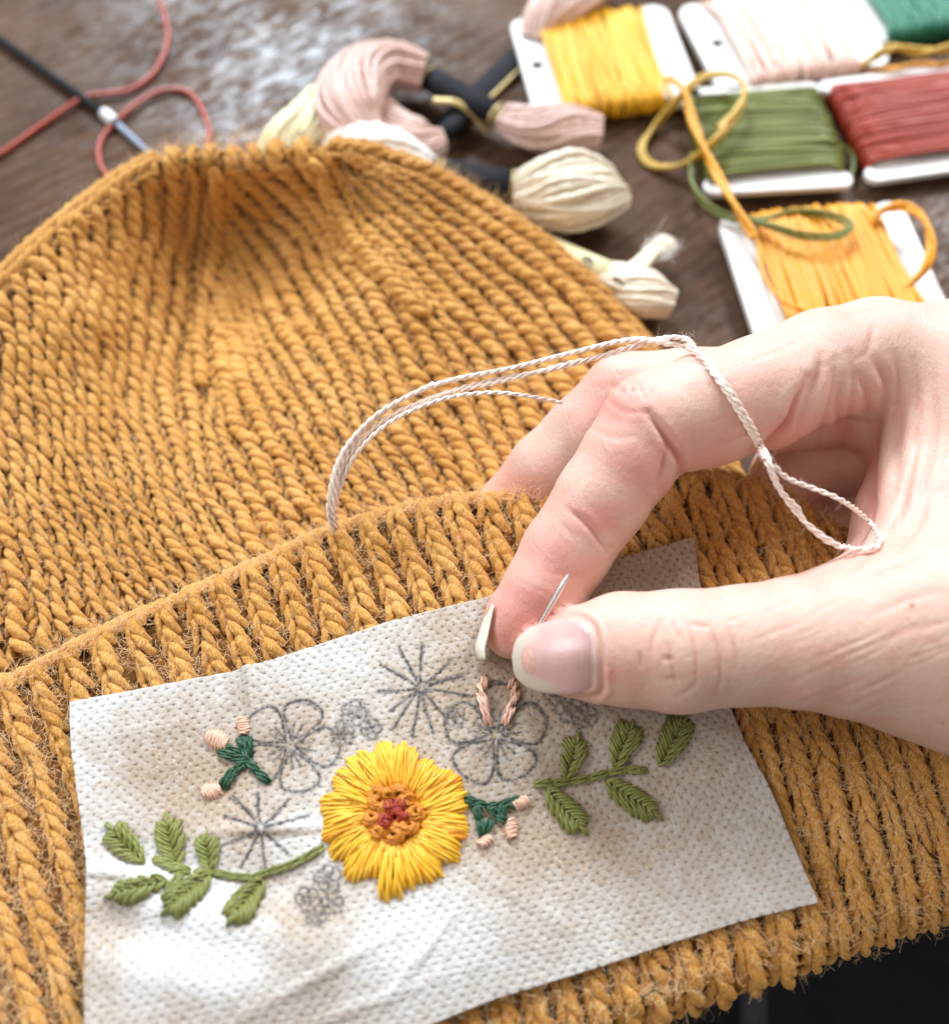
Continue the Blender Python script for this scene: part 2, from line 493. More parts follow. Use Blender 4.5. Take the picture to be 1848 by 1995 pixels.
def edge_columns(path, offs, wmm, rowh, kind, name, fz):
    p = spline(path, 70)
    P0 = at(p[:, 0], p[:, 1], fz(p[:, 0], p[:, 1]))
    for (dout, dz, tiltz) in offs:
        T = norm(np.gradient(P0, axis=0)); out = norm(np.stack([-T[:, 1], T[:, 0], 0 * T[:, 0]], 1))
        if out[:, 1].mean() < 0: out = -out
        P = P0 + out * dout + np.array([0, 0, dz])
        Nn = norm(out * (1 - tiltz) + np.array([0, 0, 1.0]) * tiltz + norm(CAM - P) * 0.3)
        ac = Acc(); stitch_column(ac, P, Nn, np.full(len(P), wmm), rowh, kind)
        part(name, ac, M_wool, hat)
    T = norm(np.gradient(P0, axis=0)); out = norm(np.stack([-T[:, 1], T[:, 0], 0 * T[:, 0]], 1))
    if out[:, 1].mean() < 0: out = -out
    rows = []
    for k in range(7):
        t = k / 6
        rows.append(P0 + out * (7.5 * math.sin(t * math.pi / 2) - 1.0) + np.array([0, 0, 1.0]) * (-(P0[:, 2:3] - 0.2) * (1 - math.cos(t * math.pi / 2)) - 1.4 * (1 - t)))
    ac = Acc(); ac.grid(np.array(rows)); part('dark_backing', ac, M_under, hat)

silL = [(-130, 680), (0, 566), (90, 480), (177, 408), (285, 330), (400, 302), (520, 298), (640, 296)]
skirt_L = silL
silR = [(560, 300), (690, 294), (830, 340), (1000, 446), (1105, 532), (1215, 650), (1400, 930)]
edge_columns([(-130, 680), (0, 566), (90, 480), (177, 408), (262, 345), (305, 322)], [(0.2, 0.1, .8), (2.8, -0.6, .6), (5.2, -2.4, .4), (7.0, -5.4, .1), (7.6, -9.0, 0)], 3.3, 2.7, 'body', 'knit_rib', body_z)
edge_columns([(640, 296), (690, 294), (830, 340), (1000, 446), (1105, 532), (1215, 650), (1400, 930)], [(0.6, -0.2, .7), (3.0, -1.6, .5), (5.2, -4.2, .3), (6.4, -7.4, 0)], 3.6, 2.7, 'body', 'knit_rib', body_z)

# decrease lines: raised seams running to the crown
for ln in ([(405, 760), (400, 650), (422, 520), (430, 400), (428, 312)], [(830, 620), (759, 531), (708, 470), (673, 395), (625, 303)]):
    p = spline(ln, 40)
    P = at(p[:, 0], p[:, 1], body_z(p[:, 0], p[:, 1])) + surf_normal(body_z, p[:, 0], p[:, 1]) * 1.3
    ac = Acc(); stitch_column(ac, P, surf_normal(body_z, p[:, 0], p[:, 1]), np.full(40, 4.4), 2.6, 'body')
    part('decrease_seam', ac, M_wool, hat)

# cuff
TOP = [(-420, 1500), (-80, 1372), (0, 1352), (100, 1303), (200, 1250), (330, 1192), (500, 1117), (640, 1052), (850, 997), (1040, 980), (1200, 952), (1300, 938), (1480, 962), (1620, 1040), (1848, 1190), (2000, 1290)]
BOT = [(-170, 2480), (190, 2330), (275, 2290), (375, 2240), (480, 2195), (600, 2140), (765, 2075), (905, 2015), (1115, 1945), (1310, 1868), (1470, 1812), (1590, 1772), (1740, 1722), (1850, 1690), (2060, 1600), (2180, 1540)]
Tp = spline(TOP, 400)
ib = [np.argmin(np.hypot(*(Tp - np.array(q)).T)) for q in TOP]
Bp = np.stack([np.interp(np.arange(400), ib, [b[k] for b in BOT]) for k in range(2)], 1)
def brim_path(f):
    i = f * 399
    a0 = np.array([np.interp(i, np.arange(400), Tp[:, k]) for k in range(2)])
    b0 = np.array([np.interp(i, np.arange(400), Bp[:, k]) for k in range(2)])
    t = np.linspace(0, 1, 46)[:, None]
    c = b0 * (1 - t) + a0 * t
    c[:, 0] += 16 * np.sin(t[:, 0] * 3.1) + 4 * np.sin(t[:, 0] * 9 + f * 40)
    return c
M3 = at(Tp[:, 0], Tp[:, 1], brim_z(Tp[:, 0], Tp[:, 1]))
cl = np.concatenate([[0], np.cumsum(np.linalg.norm(np.diff(M3, axis=0), axis=1))]); cl /= cl[-1]
tot_mm = np.linalg.norm(np.diff(M3, axis=0), axis=1).sum()
ncol = int(tot_mm / 5.05)
print('brim columns', ncol)
brim_pts = []
for k in range(ncol):
    f = np.interp((k + 0.5) / ncol, cl, np.linspace(0, 1, 400))
    c = brim_path(f); px, py = c[:, 0], c[:, 1]
    P = at(px, py, brim_z(px, py)); Nn = surf_normal(brim_z, px, py)
    # neighbouring width
    c2 = brim_path(min(1, f + 1.0 / ncol)); P2 = at(c2[:, 0], c2[:, 1], brim_z(c2[:, 0], c2[:, 1]))
    wd = np.clip(np.linalg.norm(P2 - P, axis=1), 3.8, 6.0)
    # round the lower fold
    low = []
    for dd, dz in ((7.2, -9.0), (6.9, -6.0), (5.6, -3.3), (3.4, -1.3), (1.6, -0.4)):
        low.append(P[0] + np.array([0.12 * dd, -dd, dz]))
    Pl = np.array(low); Nl = norm(np.array([[0, -1, .15], [0, -1, .5], [0, -.8, .8], [0, -.4, 1], [0, -.15, 1.0]]))
    ac = Acc()
    over = P[-1] + np.array([[0, .9, -.3], [0, 1.9, -1.3], [0, 2.3, -3.0], [0, 2.2, -5.0]]); nov = norm(np.array([[0, .4, .9], [0, .8, .6], [0, 1, .2], [0, 1, 0]]))
    P_o = np.vstack([P, over]); N_o = np.vstack([Nn, nov]); w_o = np.concatenate([wd, np.full(4, wd[-1] * 1.05)])
    fold = px[0] > 500
    if fold: P_o = np.vstack([Pl[1:], P_o[1:]]); N_o = np.vstack([Nl[1:], N_o[1:]]); w_o = np.concatenate([np.full(4, wd[1]), w_o[1:]])
    stitch_column(ac, P_o, N_o, w_o, 2.62, 'brim', start=rng.uniform(0, 1.0))
    part('cuff_rib', ac, M_wool, hat)
    if px[0] > 500:
        gp = (P2[0] - P[0]) * .5        # loops of the recessed purl wale show between the ribs along the fold
        ac = Acc(); stitch_column(ac, np.vstack([Pl[1:], P[:1]]) + gp + np.array([0, .3, -.5]), np.vstack([Nl[1:], Nn[:1]]), np.full(5, 3.6), 2.3, 'purl'); part('fold_rib', ac, M_wool, hat)
        # small recessed purl wale between ribs at the fold
    brim_pts.append((P, Nn))
# dark backing of cuff, incl. turn-over at the top edge and the fold
rows = []
for f in np.linspace(0, 1, 90):
    c = brim_path(f); px, py = c[:, 0], c[:, 1]
    P = at(px, py, brim_z(px, py)); Nn = surf_normal(brim_z, px, py)
    Pn = P - Nn * 0.7
    low = [P[0] + np.array([0, -dd, dz]) for dd, dz in ((5.4, -12.0), (5.7, -8.0), (5.2, -5.8), (3.2, -3.2), (1.3, -1.9))]
    back = [P[-1] + np.array([0, 1.2, -1.6]), P[-1] + np.array([0, 1.3, -5]), P[-1] + np.array([0, 0.5, -11])]
    rows.append(np.vstack([low, Pn[:-1], back]))
ac = Acc(); ac.grid(np.array(rows)); part('cuff_dark_backing', ac, M_under, hat)
# cast-on edge
P = M3 + np.array([0, 2.0, -0.7]); Nn = surf_normal(brim_z, Tp[:, 0], Tp[:, 1])
ac = Acc(); stitch_column(ac, P[::4], norm(Nn[::4] + np.array([0, .6, .2])), np.full(100, 2.6), 2.5, 'edge'); part('cast_on_edge', ac, M_wool, hat)
ac = Acc(); stitch_column(ac, P[::4] + np.array([0, 0.9, -1.8]), norm(Nn[::4] + np.array([0, 1.2, .2])), np.full(100, 2.6), 2.6, 'edge'); part('cast_on_edge', ac, M_wool, hat)
# lower edge of the fold
p0 = np.array([b[0][0] for b in brim_pts]); n0 = np.tile([0, -.75, .65], (len(p0), 1))

# fuzz
def fibres(name, roots, dirs, parent, mat, length, rad, curl=0.5, npt=6):
    n = len(roots)
    t = np.linspace(0, 1, npt)
    L = length * rng.uniform(0.4, 1.3, n)
    a1 = norm(rng.normal(size=(n, 3))); a2 = norm(rng.normal(size=(n, 3)))
    ph = rng.uniform(0, 6, n); fr = rng.uniform(3, 9, n)
    P = roots[:, None] + (dirs * L[:, None])[:, None] * t[None, :, None]
    P = P + (a1 * L[:, None] * curl)[:, None] * (np.sin(fr[:, None] * t + ph[:, None]) - np.sin(ph)[:, None])[..., None] * 0.5
    P = P + (a2 * L[:, None] * curl)[:, None] * (np.cos(fr[:, None] * t * 0.8 + ph[:, None]) - np.cos(ph)[:, None])[..., None] * 0.5
    org = root_origin(parent)
    c = bpy.data.hair_curves.new(name)
    c.add_curves([npt] * n)
    c.position_data.foreach_set('vector', ((P - org) * S).astype(np.float32).ravel())
    ra = c.attributes.get('radius') or c.attributes.new('radius', 'FLOAT', 'POINT')
    ra.data.foreach_set('value', (np.tile(1 - 0.6 * t, n) * rad * S).astype(np.float32))
    c.materials.append(mat)
    o = bpy.data.objects.new(name, c); col.objects.link(o); o.parent = parent; o['kind'] = 'stuff'
    return o

def sample_surface(n, fz, region):
    px = rng.uniform(region[0], region[2], n); py = rng.uniform(region[1], region[3], n)
    P = at(px, py, fz(px, py)); Nn = surf_normal(fz, px, py)
    return px, py, P, Nn
# body
px, py, P, Nn = sample_surface(16000, body_z, (-60, 300, 1300, 1250))
sil = spline(silL[:-2] + silR[1:], 200)
topy = np.interp(px, sil[:, 0], sil[:, 1]); edgy = np.interp(px, Tp[:, 0], Tp[:, 1])
k = (py > topy + 5) & (py < edgy)
fibres('wool_fuzz', P[k] + Nn[k] * 0.5, norm(Nn[k] * 0.5 + rng.normal(size=(k.sum(), 3)) * 0.6), hat, M_fuzz, 2.2, 0.026)
# silhouette halo
NH = 3800; i = rng.integers(0, 200, NH); q = sil[i]
Ps = at(q[:, 0], q[:, 1], body_z(q[:, 0], q[:, 1])) + np.stack([rng.normal(0, .5, NH), rng.uniform(0, 6.0, NH), rng.uniform(-2, .5, NH)], 1)
fibres('wool_fuzz', Ps, norm(np.stack([rng.normal(0, .5, NH), 0.6 + rng.normal(0, .4, NH), 0.9 + rng.normal(0, .4, NH)], 1)), hat, M_fuzz, 2.1, 0.02)
# cuff
px, py, P, Nn = sample_surface(22000, brim_z, (-60, 960, 1960, 2050))
edgy = np.interp(px, Tp[:, 0], Tp[:, 1]); boty = np.interp(px, Bp[:, 0], Bp[:, 1])
k = (py > edgy + 5) & (py < boty + 70)
fibres('wool_fuzz', P[k] + Nn[k] * 0.4, norm(Nn[k] * 0.6 + rng.normal(size=(k.sum(), 3)) * 0.7), hat, M_fuzz, 2.3, 0.026, 0.9)
i = rng.integers(0, 400, 2600)
fibres('wool_fuzz', M3[i] + rng.normal(0, .5, (2600, 3)) + np.array([0, 1, 0.6]), norm(np.stack([rng.normal(0, .6, 2600), 0.5 + rng.normal(0, .4, 2600), 0.7 + rng.normal(0, .5, 2600)], 1)), hat, M_fuzz, 2.2, 0.026, 0.9)
B3 = at(Bp[:, 0], Bp[:, 1], brim_z(Bp[:, 0], Bp[:, 1]))
i = rng.integers(0, 400, 800)
fibres('wool_fuzz', B3[i] + np.stack([rng.normal(0, .5, 800), rng.uniform(-7.5, -5, 800), rng.uniform(-6, -2, 800)], 1), norm(np.stack([rng.normal(0, .6, 800), -0.8 + rng.normal(0, .4, 800), 0.2 + rng.normal(0, .5, 800)], 1)), hat, M_fuzz, 1.4, 0.012, 1.5)


# ------------------------------------------------------------------ interfacing patch
TE = [(137, 1368), (250, 1347), (380, 1322), (462, 1306), (478, 1296), (520, 1288), (640, 1250), (780, 1205), (960, 1160), (1100, 1118), (1240, 1078), (1350, 1046)]
BE = [(168, 2130), (330, 2105), (500, 2075), (640, 2045), (760, 2018), (850, 1990), (950, 1950), (1050, 1918), (1180, 1878), (1300, 1838), (1450, 1792), (1592, 1757)]
LE = [(137, 1368), (140, 1450), (150, 1530), (165, 1640), (170, 1720), (167, 1850), (166, 1990), (168, 2130)]
RE = [(1350, 1046), (1362, 1140), (1385, 1270), (1420, 1375), (1452, 1450), (1500, 1540), (1545, 1650), (1592, 1757)]
patch_b = RBF([(137, 1368, .2), (460, 1306, .1), (640, 1250, .3), (960, 1160, .2), (1350, 1046, .3), (140, 1600, .3), (165, 1800, 1.2), (168, 2130, 1.4),
               (300, 1500, .2), (600, 1450, .2), (900, 1400, .1), (1200, 1350, .2), (1400, 1400, .4), (300, 1680, .8), (320, 1620, .0), (400, 1830, 3.4), (600, 1860, 3.4), (780, 1760, 1.4),
               (560, 1720, .9), (770, 1590, .3), (1000, 1600, .1), (1200, 1600, .0), (950, 1800, 1.8), (1150, 1760, .6), (850, 1960, 1.2), (600, 1990, 1.6), (350, 1990, 2.6), (1100, 1880, .6),
               (1500, 1700, .3), (1592, 1757, .8), (500, 1580, 1.2), (560, 1560, .6), (430, 1530, .1)], 0.001)
def smooth(x): x = np.clip(x, 0, 1); return x * x * (3 - 2 * x)
def patch_z(px, py):
    z = brim_z(px, py) + 2.4 + patch_b(px, py)
    xc = 472 + (py - 1306) * 0.10
    fade = 1 - smooth((py - 1400) / 120)
    z = z + fade * (-0.8 * np.exp(-((px - xc + 12) / 15) ** 2) + 1.0 * smooth((px - xc) / 14) * np.exp(-np.maximum(px - xc - 14, 0) / 90))
    z = z + 0.75 * np.sin((py - 0.25 * px) / 26.0) * np.exp(-((px - 330) / 260) ** 2 - ((py - 1760) / 150) ** 2)
    for (x_, y_, a_, sg, ln, am) in ((620, 1900, .5, 9, 150, .7), (820, 1860, .9, 9, 110, .6), (700, 1960, .35, 10, 160, .5), (1000, 1740, -.6, 10, 120, .45), (1250, 1600, -.2, 12, 140, .35), (900, 1270, .2, 12, 130, .4), (650, 1400, 1.3, 10, 80, .4), (420, 1440, 1.5, 10, 70, .5), (300, 1420, .1, 12, 100, .35), (1180, 1330, -.4, 12, 100, .35)):
        du = (px - x_) * math.cos(a_) - (py - y_) * math.sin(a_); dv = (px - x_) * math.sin(a_) + (py - y_) * math.cos(a_)
        z = z + .5 * am * np.exp(-(dv / sg) ** 2 * .5 - (du / ln) ** 2)
    z = z + 0.9 * np.exp(-(((py - 1702 - 0.1 * (px - 250)) / 13) ** 2)) * np.exp(-((px - 250) / 150) ** 2)
    z = z + 0.8 * np.exp(-(((py - 1612 + 0.05 * (px - 550)) / 12) ** 2)) * np.exp(-((px - 530) / 110) ** 2)
    return z
def vnoise(x, y, seed=0):
    xi = np.floor(x).astype(int); yi = np.floor(y).astype(int); fx = smooth(x - xi); fy = smooth(y - yi)
    def h(a, b):
        v = np.sin(a * 127.1 + b * 311.7 + seed * 74.7) * 43758.5453
        return v - np.floor(v)
    return (h(xi, yi) * (1 - fx) + h(xi + 1, yi) * fx) * (1 - fy) + (h(xi, yi + 1) * (1 - fx) + h(xi + 1, yi + 1) * fx) * fy
def fbm(x, y, o=4, seed=0):
    v = 0; a = 0.5; n = 0
    for i in range(o):
        v = v + a * vnoise(x * 2 ** i + 13 * i, y * 2 ** i, seed + i); n += a; a *= 0.55
    return v / n

NU, NV = 660, 400
te, be, le, re = spline(TE, NU), spline(BE, NU), spline(LE, NV), spline(RE, NV)
u = np.linspace(0, 1, NU)[None, :, None]; v = np.linspace(0, 1, NV)[:, None, None]
C = (1 - v) * te[None] + v * be[None] + (1 - u) * le[:, None] + u * re[:, None] \
    - ((1 - u) * (1 - v) * te[0] + u * (1 - v) * te[-1] + (1 - u) * v * be[0] + u * v * be[-1])
PX, PY = C[..., 0], C[..., 1]
Z = patch_z(PX, PY)
G = at(PX, PY, Z)
mmx = G[..., 0]; mmy = G[..., 1]
ca, sa = math.cos(0.20), math.sin(0.20)
wx = mmx + 0.22 * (fbm(mmx / 7, mmy / 7, 2, 3) - .5); wy = mmy + 0.22 * (fbm(mmx / 7, mmy / 7, 2, 9) - .5)
lx = (wx * ca + wy * sa) / 1.74; ly = (-wx * sa + wy * ca) / 1.74
# staggered lattice of weld dimples
def lat(x, y):
    dx = x - np.round(x); dy = y - np.round(y); return dx * dx + (dy * 1.15) ** 2
d2 = np.minimum(lat(lx, ly), lat(lx + 0.5, ly + 0.5))
dim = np.exp(-(d2 / 0.020))
fine = fbm(mmx * 3.1, mmy * 3.1, 3, 5); fine2 = fbm(mmx * 1.1, mmy * 4.4, 3, 15)
Nn = surf_normal(patch_z, PX, PY)
G = G - Nn * (dim * 0.20)[..., None] + Nn * ((fine - .5) * 0.15 + (fine2 - .5) * 0.10)[..., None]
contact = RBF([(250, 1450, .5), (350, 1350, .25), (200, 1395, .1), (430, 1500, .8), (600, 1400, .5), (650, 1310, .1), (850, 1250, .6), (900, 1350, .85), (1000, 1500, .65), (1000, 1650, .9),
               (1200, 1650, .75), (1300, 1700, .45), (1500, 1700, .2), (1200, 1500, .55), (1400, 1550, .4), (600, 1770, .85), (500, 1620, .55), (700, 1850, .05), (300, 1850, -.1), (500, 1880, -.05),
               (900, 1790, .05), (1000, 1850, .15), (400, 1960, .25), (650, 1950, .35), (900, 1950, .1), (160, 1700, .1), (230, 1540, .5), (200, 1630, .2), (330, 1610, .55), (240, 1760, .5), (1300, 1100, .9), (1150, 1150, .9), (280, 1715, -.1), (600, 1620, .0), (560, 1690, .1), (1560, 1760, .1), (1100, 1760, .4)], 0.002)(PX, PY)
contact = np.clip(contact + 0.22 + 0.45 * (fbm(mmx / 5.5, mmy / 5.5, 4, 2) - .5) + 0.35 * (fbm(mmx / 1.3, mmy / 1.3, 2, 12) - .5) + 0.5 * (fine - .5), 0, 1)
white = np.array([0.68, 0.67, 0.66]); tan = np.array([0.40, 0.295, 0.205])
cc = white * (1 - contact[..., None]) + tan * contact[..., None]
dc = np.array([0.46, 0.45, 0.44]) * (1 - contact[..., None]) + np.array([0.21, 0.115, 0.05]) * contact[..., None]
dw = (np.clip(dim * 1.8, 0, 1) * (0.55 + 0.6 * fbm(mmx, mmy, 2, 21)))[..., None]
cc = cc * (1 - dw) + dc * dw
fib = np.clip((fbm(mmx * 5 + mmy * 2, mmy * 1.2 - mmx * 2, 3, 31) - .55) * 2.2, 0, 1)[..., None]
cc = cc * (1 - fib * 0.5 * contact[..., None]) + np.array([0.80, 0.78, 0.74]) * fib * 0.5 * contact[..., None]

# pencil design drawn on the patch
LINES = []
def ray_star(c, tips, r0=8):
    for t in tips:
        c_, t_ = np.array(c, float), np.array(t, float); d = t_ - c_
        LINES.append(([c_ + d * r0 / np.hypot(*d), c_ + d * .5 + rng.normal(0, 2, 2), t_], 2.4, .8))
def rosette(c, r, n=5, rot=0.0, k=.75, sq=1.0):
    for i in range(n):
        a0 = rot + i * 2 * math.pi / n; h = math.pi / n * .92
        pts = []
        for dd, rr in ((-h * .25, .12), (-h, .62), (-h * .75, .93), (0, 1.03), (h * .75, .93), (h, .62), (h * .25, .12)):
            rj = r * rr * (1 + rng.normal(0, .04)); pts.append((c[0] + rj * math.cos(a0 + dd), c[1] + sq * rj * math.sin(a0 + dd)))
        LINES.append((pts, 2.5, k))
        for q in (-.18, .18):
            LINES.append(([(c[0] + r * .1 * math.cos(a0 + q), c[1] + sq * r * .1 * math.sin(a0 + q)), (c[0] + r * .5 * math.cos(a0 + q), c[1] + sq * r * .5 * math.sin(a0 + q))], 2.0, k * .8))
ray_star((819, 1341), [(778, 1264), (822, 1257), (880, 1286), (900, 1318), (918, 1357), (843, 1427), (803, 1435), (766, 1422), (738, 1346), (742, 1296), (870, 1400), (760, 1385)])
ray_star((509, 1614), [(560, 1560), (600, 1590), (440, 1590), (430, 1650), (470, 1690), (520, 1700), (560, 1660), (455, 1550), (505, 1545)])
rosette((566, 1452), 92, 5, -1.2)
rosette((966, 1432), 98, 5, -1.55, .8)
for c, r in (((690, 1390), 24), ((722, 1420), 20), ((668, 1430), 22), ((1108, 1380), 26), ((1080, 1352), 20), ((1140, 1395), 22), ((640, 1712), 26), ((600, 1752), 24), ((648, 1762), 22), ((615, 1785), 20), ((885, 1395), 20)):
    rosette(c, r, 5, rng.uniform(0, 2), .6)
LINES.append(([(1208, 1405), (1216, 1440), (1222, 1490)], 3.5, .7)); LINES.append(([(1118, 1400), (1128, 1430)], 5, .8))
pen = np.zeros(PX.shape)
LINES += [([np.array(q_, float) + rng.normal(0, 2.6, 2) for q_ in pts_], wd_ * .8, k_ * .7) for pts_, wd_, k_ in LINES]
for pts, wd, k in LINES:
    p = spline(pts, 26)
    x0, x1, y0, y1 = p[:, 0].min() - 9, p[:, 0].max() + 9, p[:, 1].min() - 9, p[:, 1].max() + 9
    mk = (PX > x0) & (PX < x1) & (PY > y0) & (PY < y1)
    q = np.stack([PX[mk], PY[mk]], 1)
    dd = np.full(len(q), 1e9)
    for i in range(25):
        ab = p[i + 1] - p[i]; t = np.clip(((q - p[i]) @ ab) / (ab @ ab), 0, 1)
        dd = np.minimum(dd, ((q - p[i] - t[:, None] * ab) ** 2).sum(1))
    pen[mk] = np.maximum(pen[mk], k * np.exp(-dd / (wd * wd * 2.2)))
pen = (np.clip(pen * (0.25 + 1.7 * fine), 0, 1.0) * 1.0)[..., None]
cc = cc * (1 - pen) + np.array([0.045, 0.04, 0.045]) * pen

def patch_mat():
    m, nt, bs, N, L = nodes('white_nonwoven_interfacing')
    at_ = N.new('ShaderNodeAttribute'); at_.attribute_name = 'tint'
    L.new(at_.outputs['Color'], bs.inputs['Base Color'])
    n = noise(nt, mapping(nt, 'Object', (1, 1, 1)), 2200, 3, 0.7)
    L.new(bump(nt, n, 0.10), bs.inputs['Normal'])
    bs.inputs['Roughness'].default_value = 0.75; bs.inputs['Sheen Weight'].default_value = 0.15
    bs.inputs['Subsurface Weight'].default_value = 0.0
    return m
M_patch = patch_mat()
patch = thing('interfacing_patch', 'white dimpled fabric patch with pencilled flowers and embroidery pinned over the hat cuff', 'patch', at(700, 1600, 18))
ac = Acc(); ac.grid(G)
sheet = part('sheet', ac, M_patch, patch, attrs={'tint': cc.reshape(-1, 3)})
md = sheet.modifiers.new('thickness', 'SOLIDIFY'); md.thickness = 0.28 * S; md.offset = -1

# ---- embroidery
def sub(name, parent, label=None):
    o = bpy.data.objects.new(name, None); o.empty_display_size = 0.005; col.objects.link(o); o.parent = parent
    if label: o['label'] = label
    return o
def on_patch(p, lift=0.0):
    p = np.asarray(p, float); px, py = p[:, 0], p[:, 1]
    return at(px, py, patch_z(px, py)) + surf_normal(patch_z, px, py) * np.asarray(lift).reshape(-1, 1)
def floss_stitch(parent, p0, p1, r, mat, arch=0.5, base=0.12, bow=0.0, name='satin_stitch', n=11, acc=None, k=3, pitch=5.0):
    p0 = np.array(p0, float); p1 = np.array(p1, float)
    t = np.linspace(0, 1, n)[:, None]
    d = p1 - p0; nrm = np.array([-d[1], d[0]]) / (np.hypot(*d) + 1e-6)
    c = p0 * (1 - t) + p1 * t + nrm * bow * np.sin(np.pi * t)
    tt = t[:, 0]
    lift = base + arch * np.sin(np.pi * tt) ** 0.55 - 0.35 * (1 - np.sin(np.pi * tt)) ** 6
    P = on_patch(c, lift)
    R = r * (0.86 + 0.14 * np.sin(np.pi * np.clip(tt, .02, .98)) ** 0.35)
    ac = acc or Acc()
    ac.ply(P, R * 1.05, surf_normal(patch_z, c[:, 0], c[:, 1]), k, pitch, 5, ph=rng.uniform(0, 6), hr=.54, pr=.50 if k == 3 else .58)
    if acc is None: part(name, ac, mat, parent)

flower = sub('embroidered_flower', patch, 'yellow satin stitched flower with a rust red centre')
FC = np.array([770.5, 1589.0])
prof = [(90, 560), (82, 545), (75, 525), (67, 470), (60, 497), (50, 474), (43, 535), (36, 545), (28, 560), (19, 573), (12, 520), (6, 545), (0, 550), (-10, 535), (-20, 560), (-28, 540), (-36, 575), (-45, 520), (-52, 575), (-60, 560), (-66, 594),
        (-72, 520), (-77, 560), (-84, 560), (-87, 645), (-93, 650), (-99, 648), (-103, 560), (-106, 465), (-112, 520), (-120, 582), (-130, 610), (-138, 520), (-146, 575), (-155, 560), (-163, 590), (-172, 530), (-180, 560), (-186, 570), (-193, 585), (-199, 520),
        (-206, 530), (-215, 558), (-221, 530), (-227, 573), (-236, 535), (-242, 569), (-250, 520), (-256, 550), (-264, 560), (-270, 560)]
pa = np.array([q[0] for q in prof][::-1], float); pr = np.array([q[1] for q in prof][::-1], float) / 3.954
K = 112
for i in range(K):
    th = 90 - 360 * (i + 0.2 * rng.normal()) / K
    R1 = np.interp(th, pa, pr) * (1 + rng.normal(0, .009))
    R0 = 46 + rng.uniform(-6, 10)
    gc = 90 - 360 * (math.floor(i / 7) * 7 + 3.5) / K
    t0 = math.radians(th + (th - gc) * .75 + rng.normal(0, 1.0)); t1 = math.radians(th - (th - gc) * .10)
    R1 *= 1.03 - .06 * ((th - gc) / 11) ** 2
    gold = (math.sin(i * 0.42) + math.sin(i * 1.7 + 1) + rng.normal(0, .5)) > 1.5
    floss_stitch(flower, FC + R0 * np.array([math.cos(t0), -math.sin(t0)]), FC + R1 * np.array([math.cos(t1), -math.sin(t1)]), 0.46, M_petal2 if gold else M_petal,
                 arch=0.85 + rng.uniform(0, .3), base=0.15 + 0.4 * rng.random(), bow=rng.normal(0, 1.5), name='petal_stitch', n=11, pitch=10)
for i in range(60):   # short inner stitches overlapping the long ones
    th = 360 * (i + 0.3 * rng.normal()) / 60
    R1 = 95 + rng.uniform(-14, 18); R0 = 50 + rng.uniform(-5, 8); t0 = math.radians(th)
    floss_stitch(flower, FC + R0 * np.array([math.cos(t0), -math.sin(t0)]), FC + R1 * np.array([math.cos(t0 + .03), -math.sin(t0 + .03)]), 0.38, M_petal2 if rng.random() < .65 else M_petal,
                 arch=0.55, base=0.75, bow=rng.normal(0, 2), name='petal_stitch', pitch=9)
def french_knot(parent, c, r, mat, tilt):
    for k in range(2):
        t = np.linspace(0, 2 * math.pi * 1.25, 20) + tilt + k * 2.2
        rr = r * (1.1 - 0.42 * k)
        c2 = np.stack([c[0] + rr * np.cos(t), c[1] + rr * 0.85 * np.sin(t)], 1)
        P = on_patch(c2, 1.35 + 0.45 * np.sin(t * 0.9 + tilt) + 0.35 * k)
        ac = Acc(); ac.ply(P, 0.42, (0, 0, 1), 3, 4.5, 6, ph=rng.uniform(0, 6)); part('french_knot', ac, mat, parent)
    a0 = rng.uniform(0, 6); t = np.linspace(-1, 1, 9)
    c2 = np.stack([c[0] + r * (1.1 * t * math.cos(a0) - .5 * (1 - t * t) * math.sin(a0)), c[1] + r * (1.1 * t * math.sin(a0) + .5 * (1 - t * t) * math.cos(a0))], 1)
    ac = Acc(); ac.ply(on_patch(c2, .9 + 1.1 * (1 - t * t)), .38, (0, 0, 1), 3, 4.5, 6); part('french_knot', ac, mat, parent)
for i, (zx, zy, rr) in enumerate([(770, 700, 55), (715, 820, 55), (750, 640, 45), (920, 650, 60), (985, 690, 50), (1050, 780, 55), (990, 880, 62), (880, 955, 62), (760, 940, 50), (840, 655, 45), (820, 750, 45), (930, 880, 42)]):
    french_knot(flower, (545.4 + zx / 3.954, 1386.8 + zy / 3.954), rr * 1.08 / 3.954, M_knot, i * 1.3)
for i, (zx, zy, rr) in enumerate([(840, 730, 45), (930, 710, 52), (900, 820, 60), (820, 850, 58), (960, 790, 45), (800, 880, 42), (870, 770, 45)]):
    french_knot(flower, (545.4 + zx / 3.954, 1386.8 + zy / 3.954), rr / 3.954, M_rust, i * 1.9)

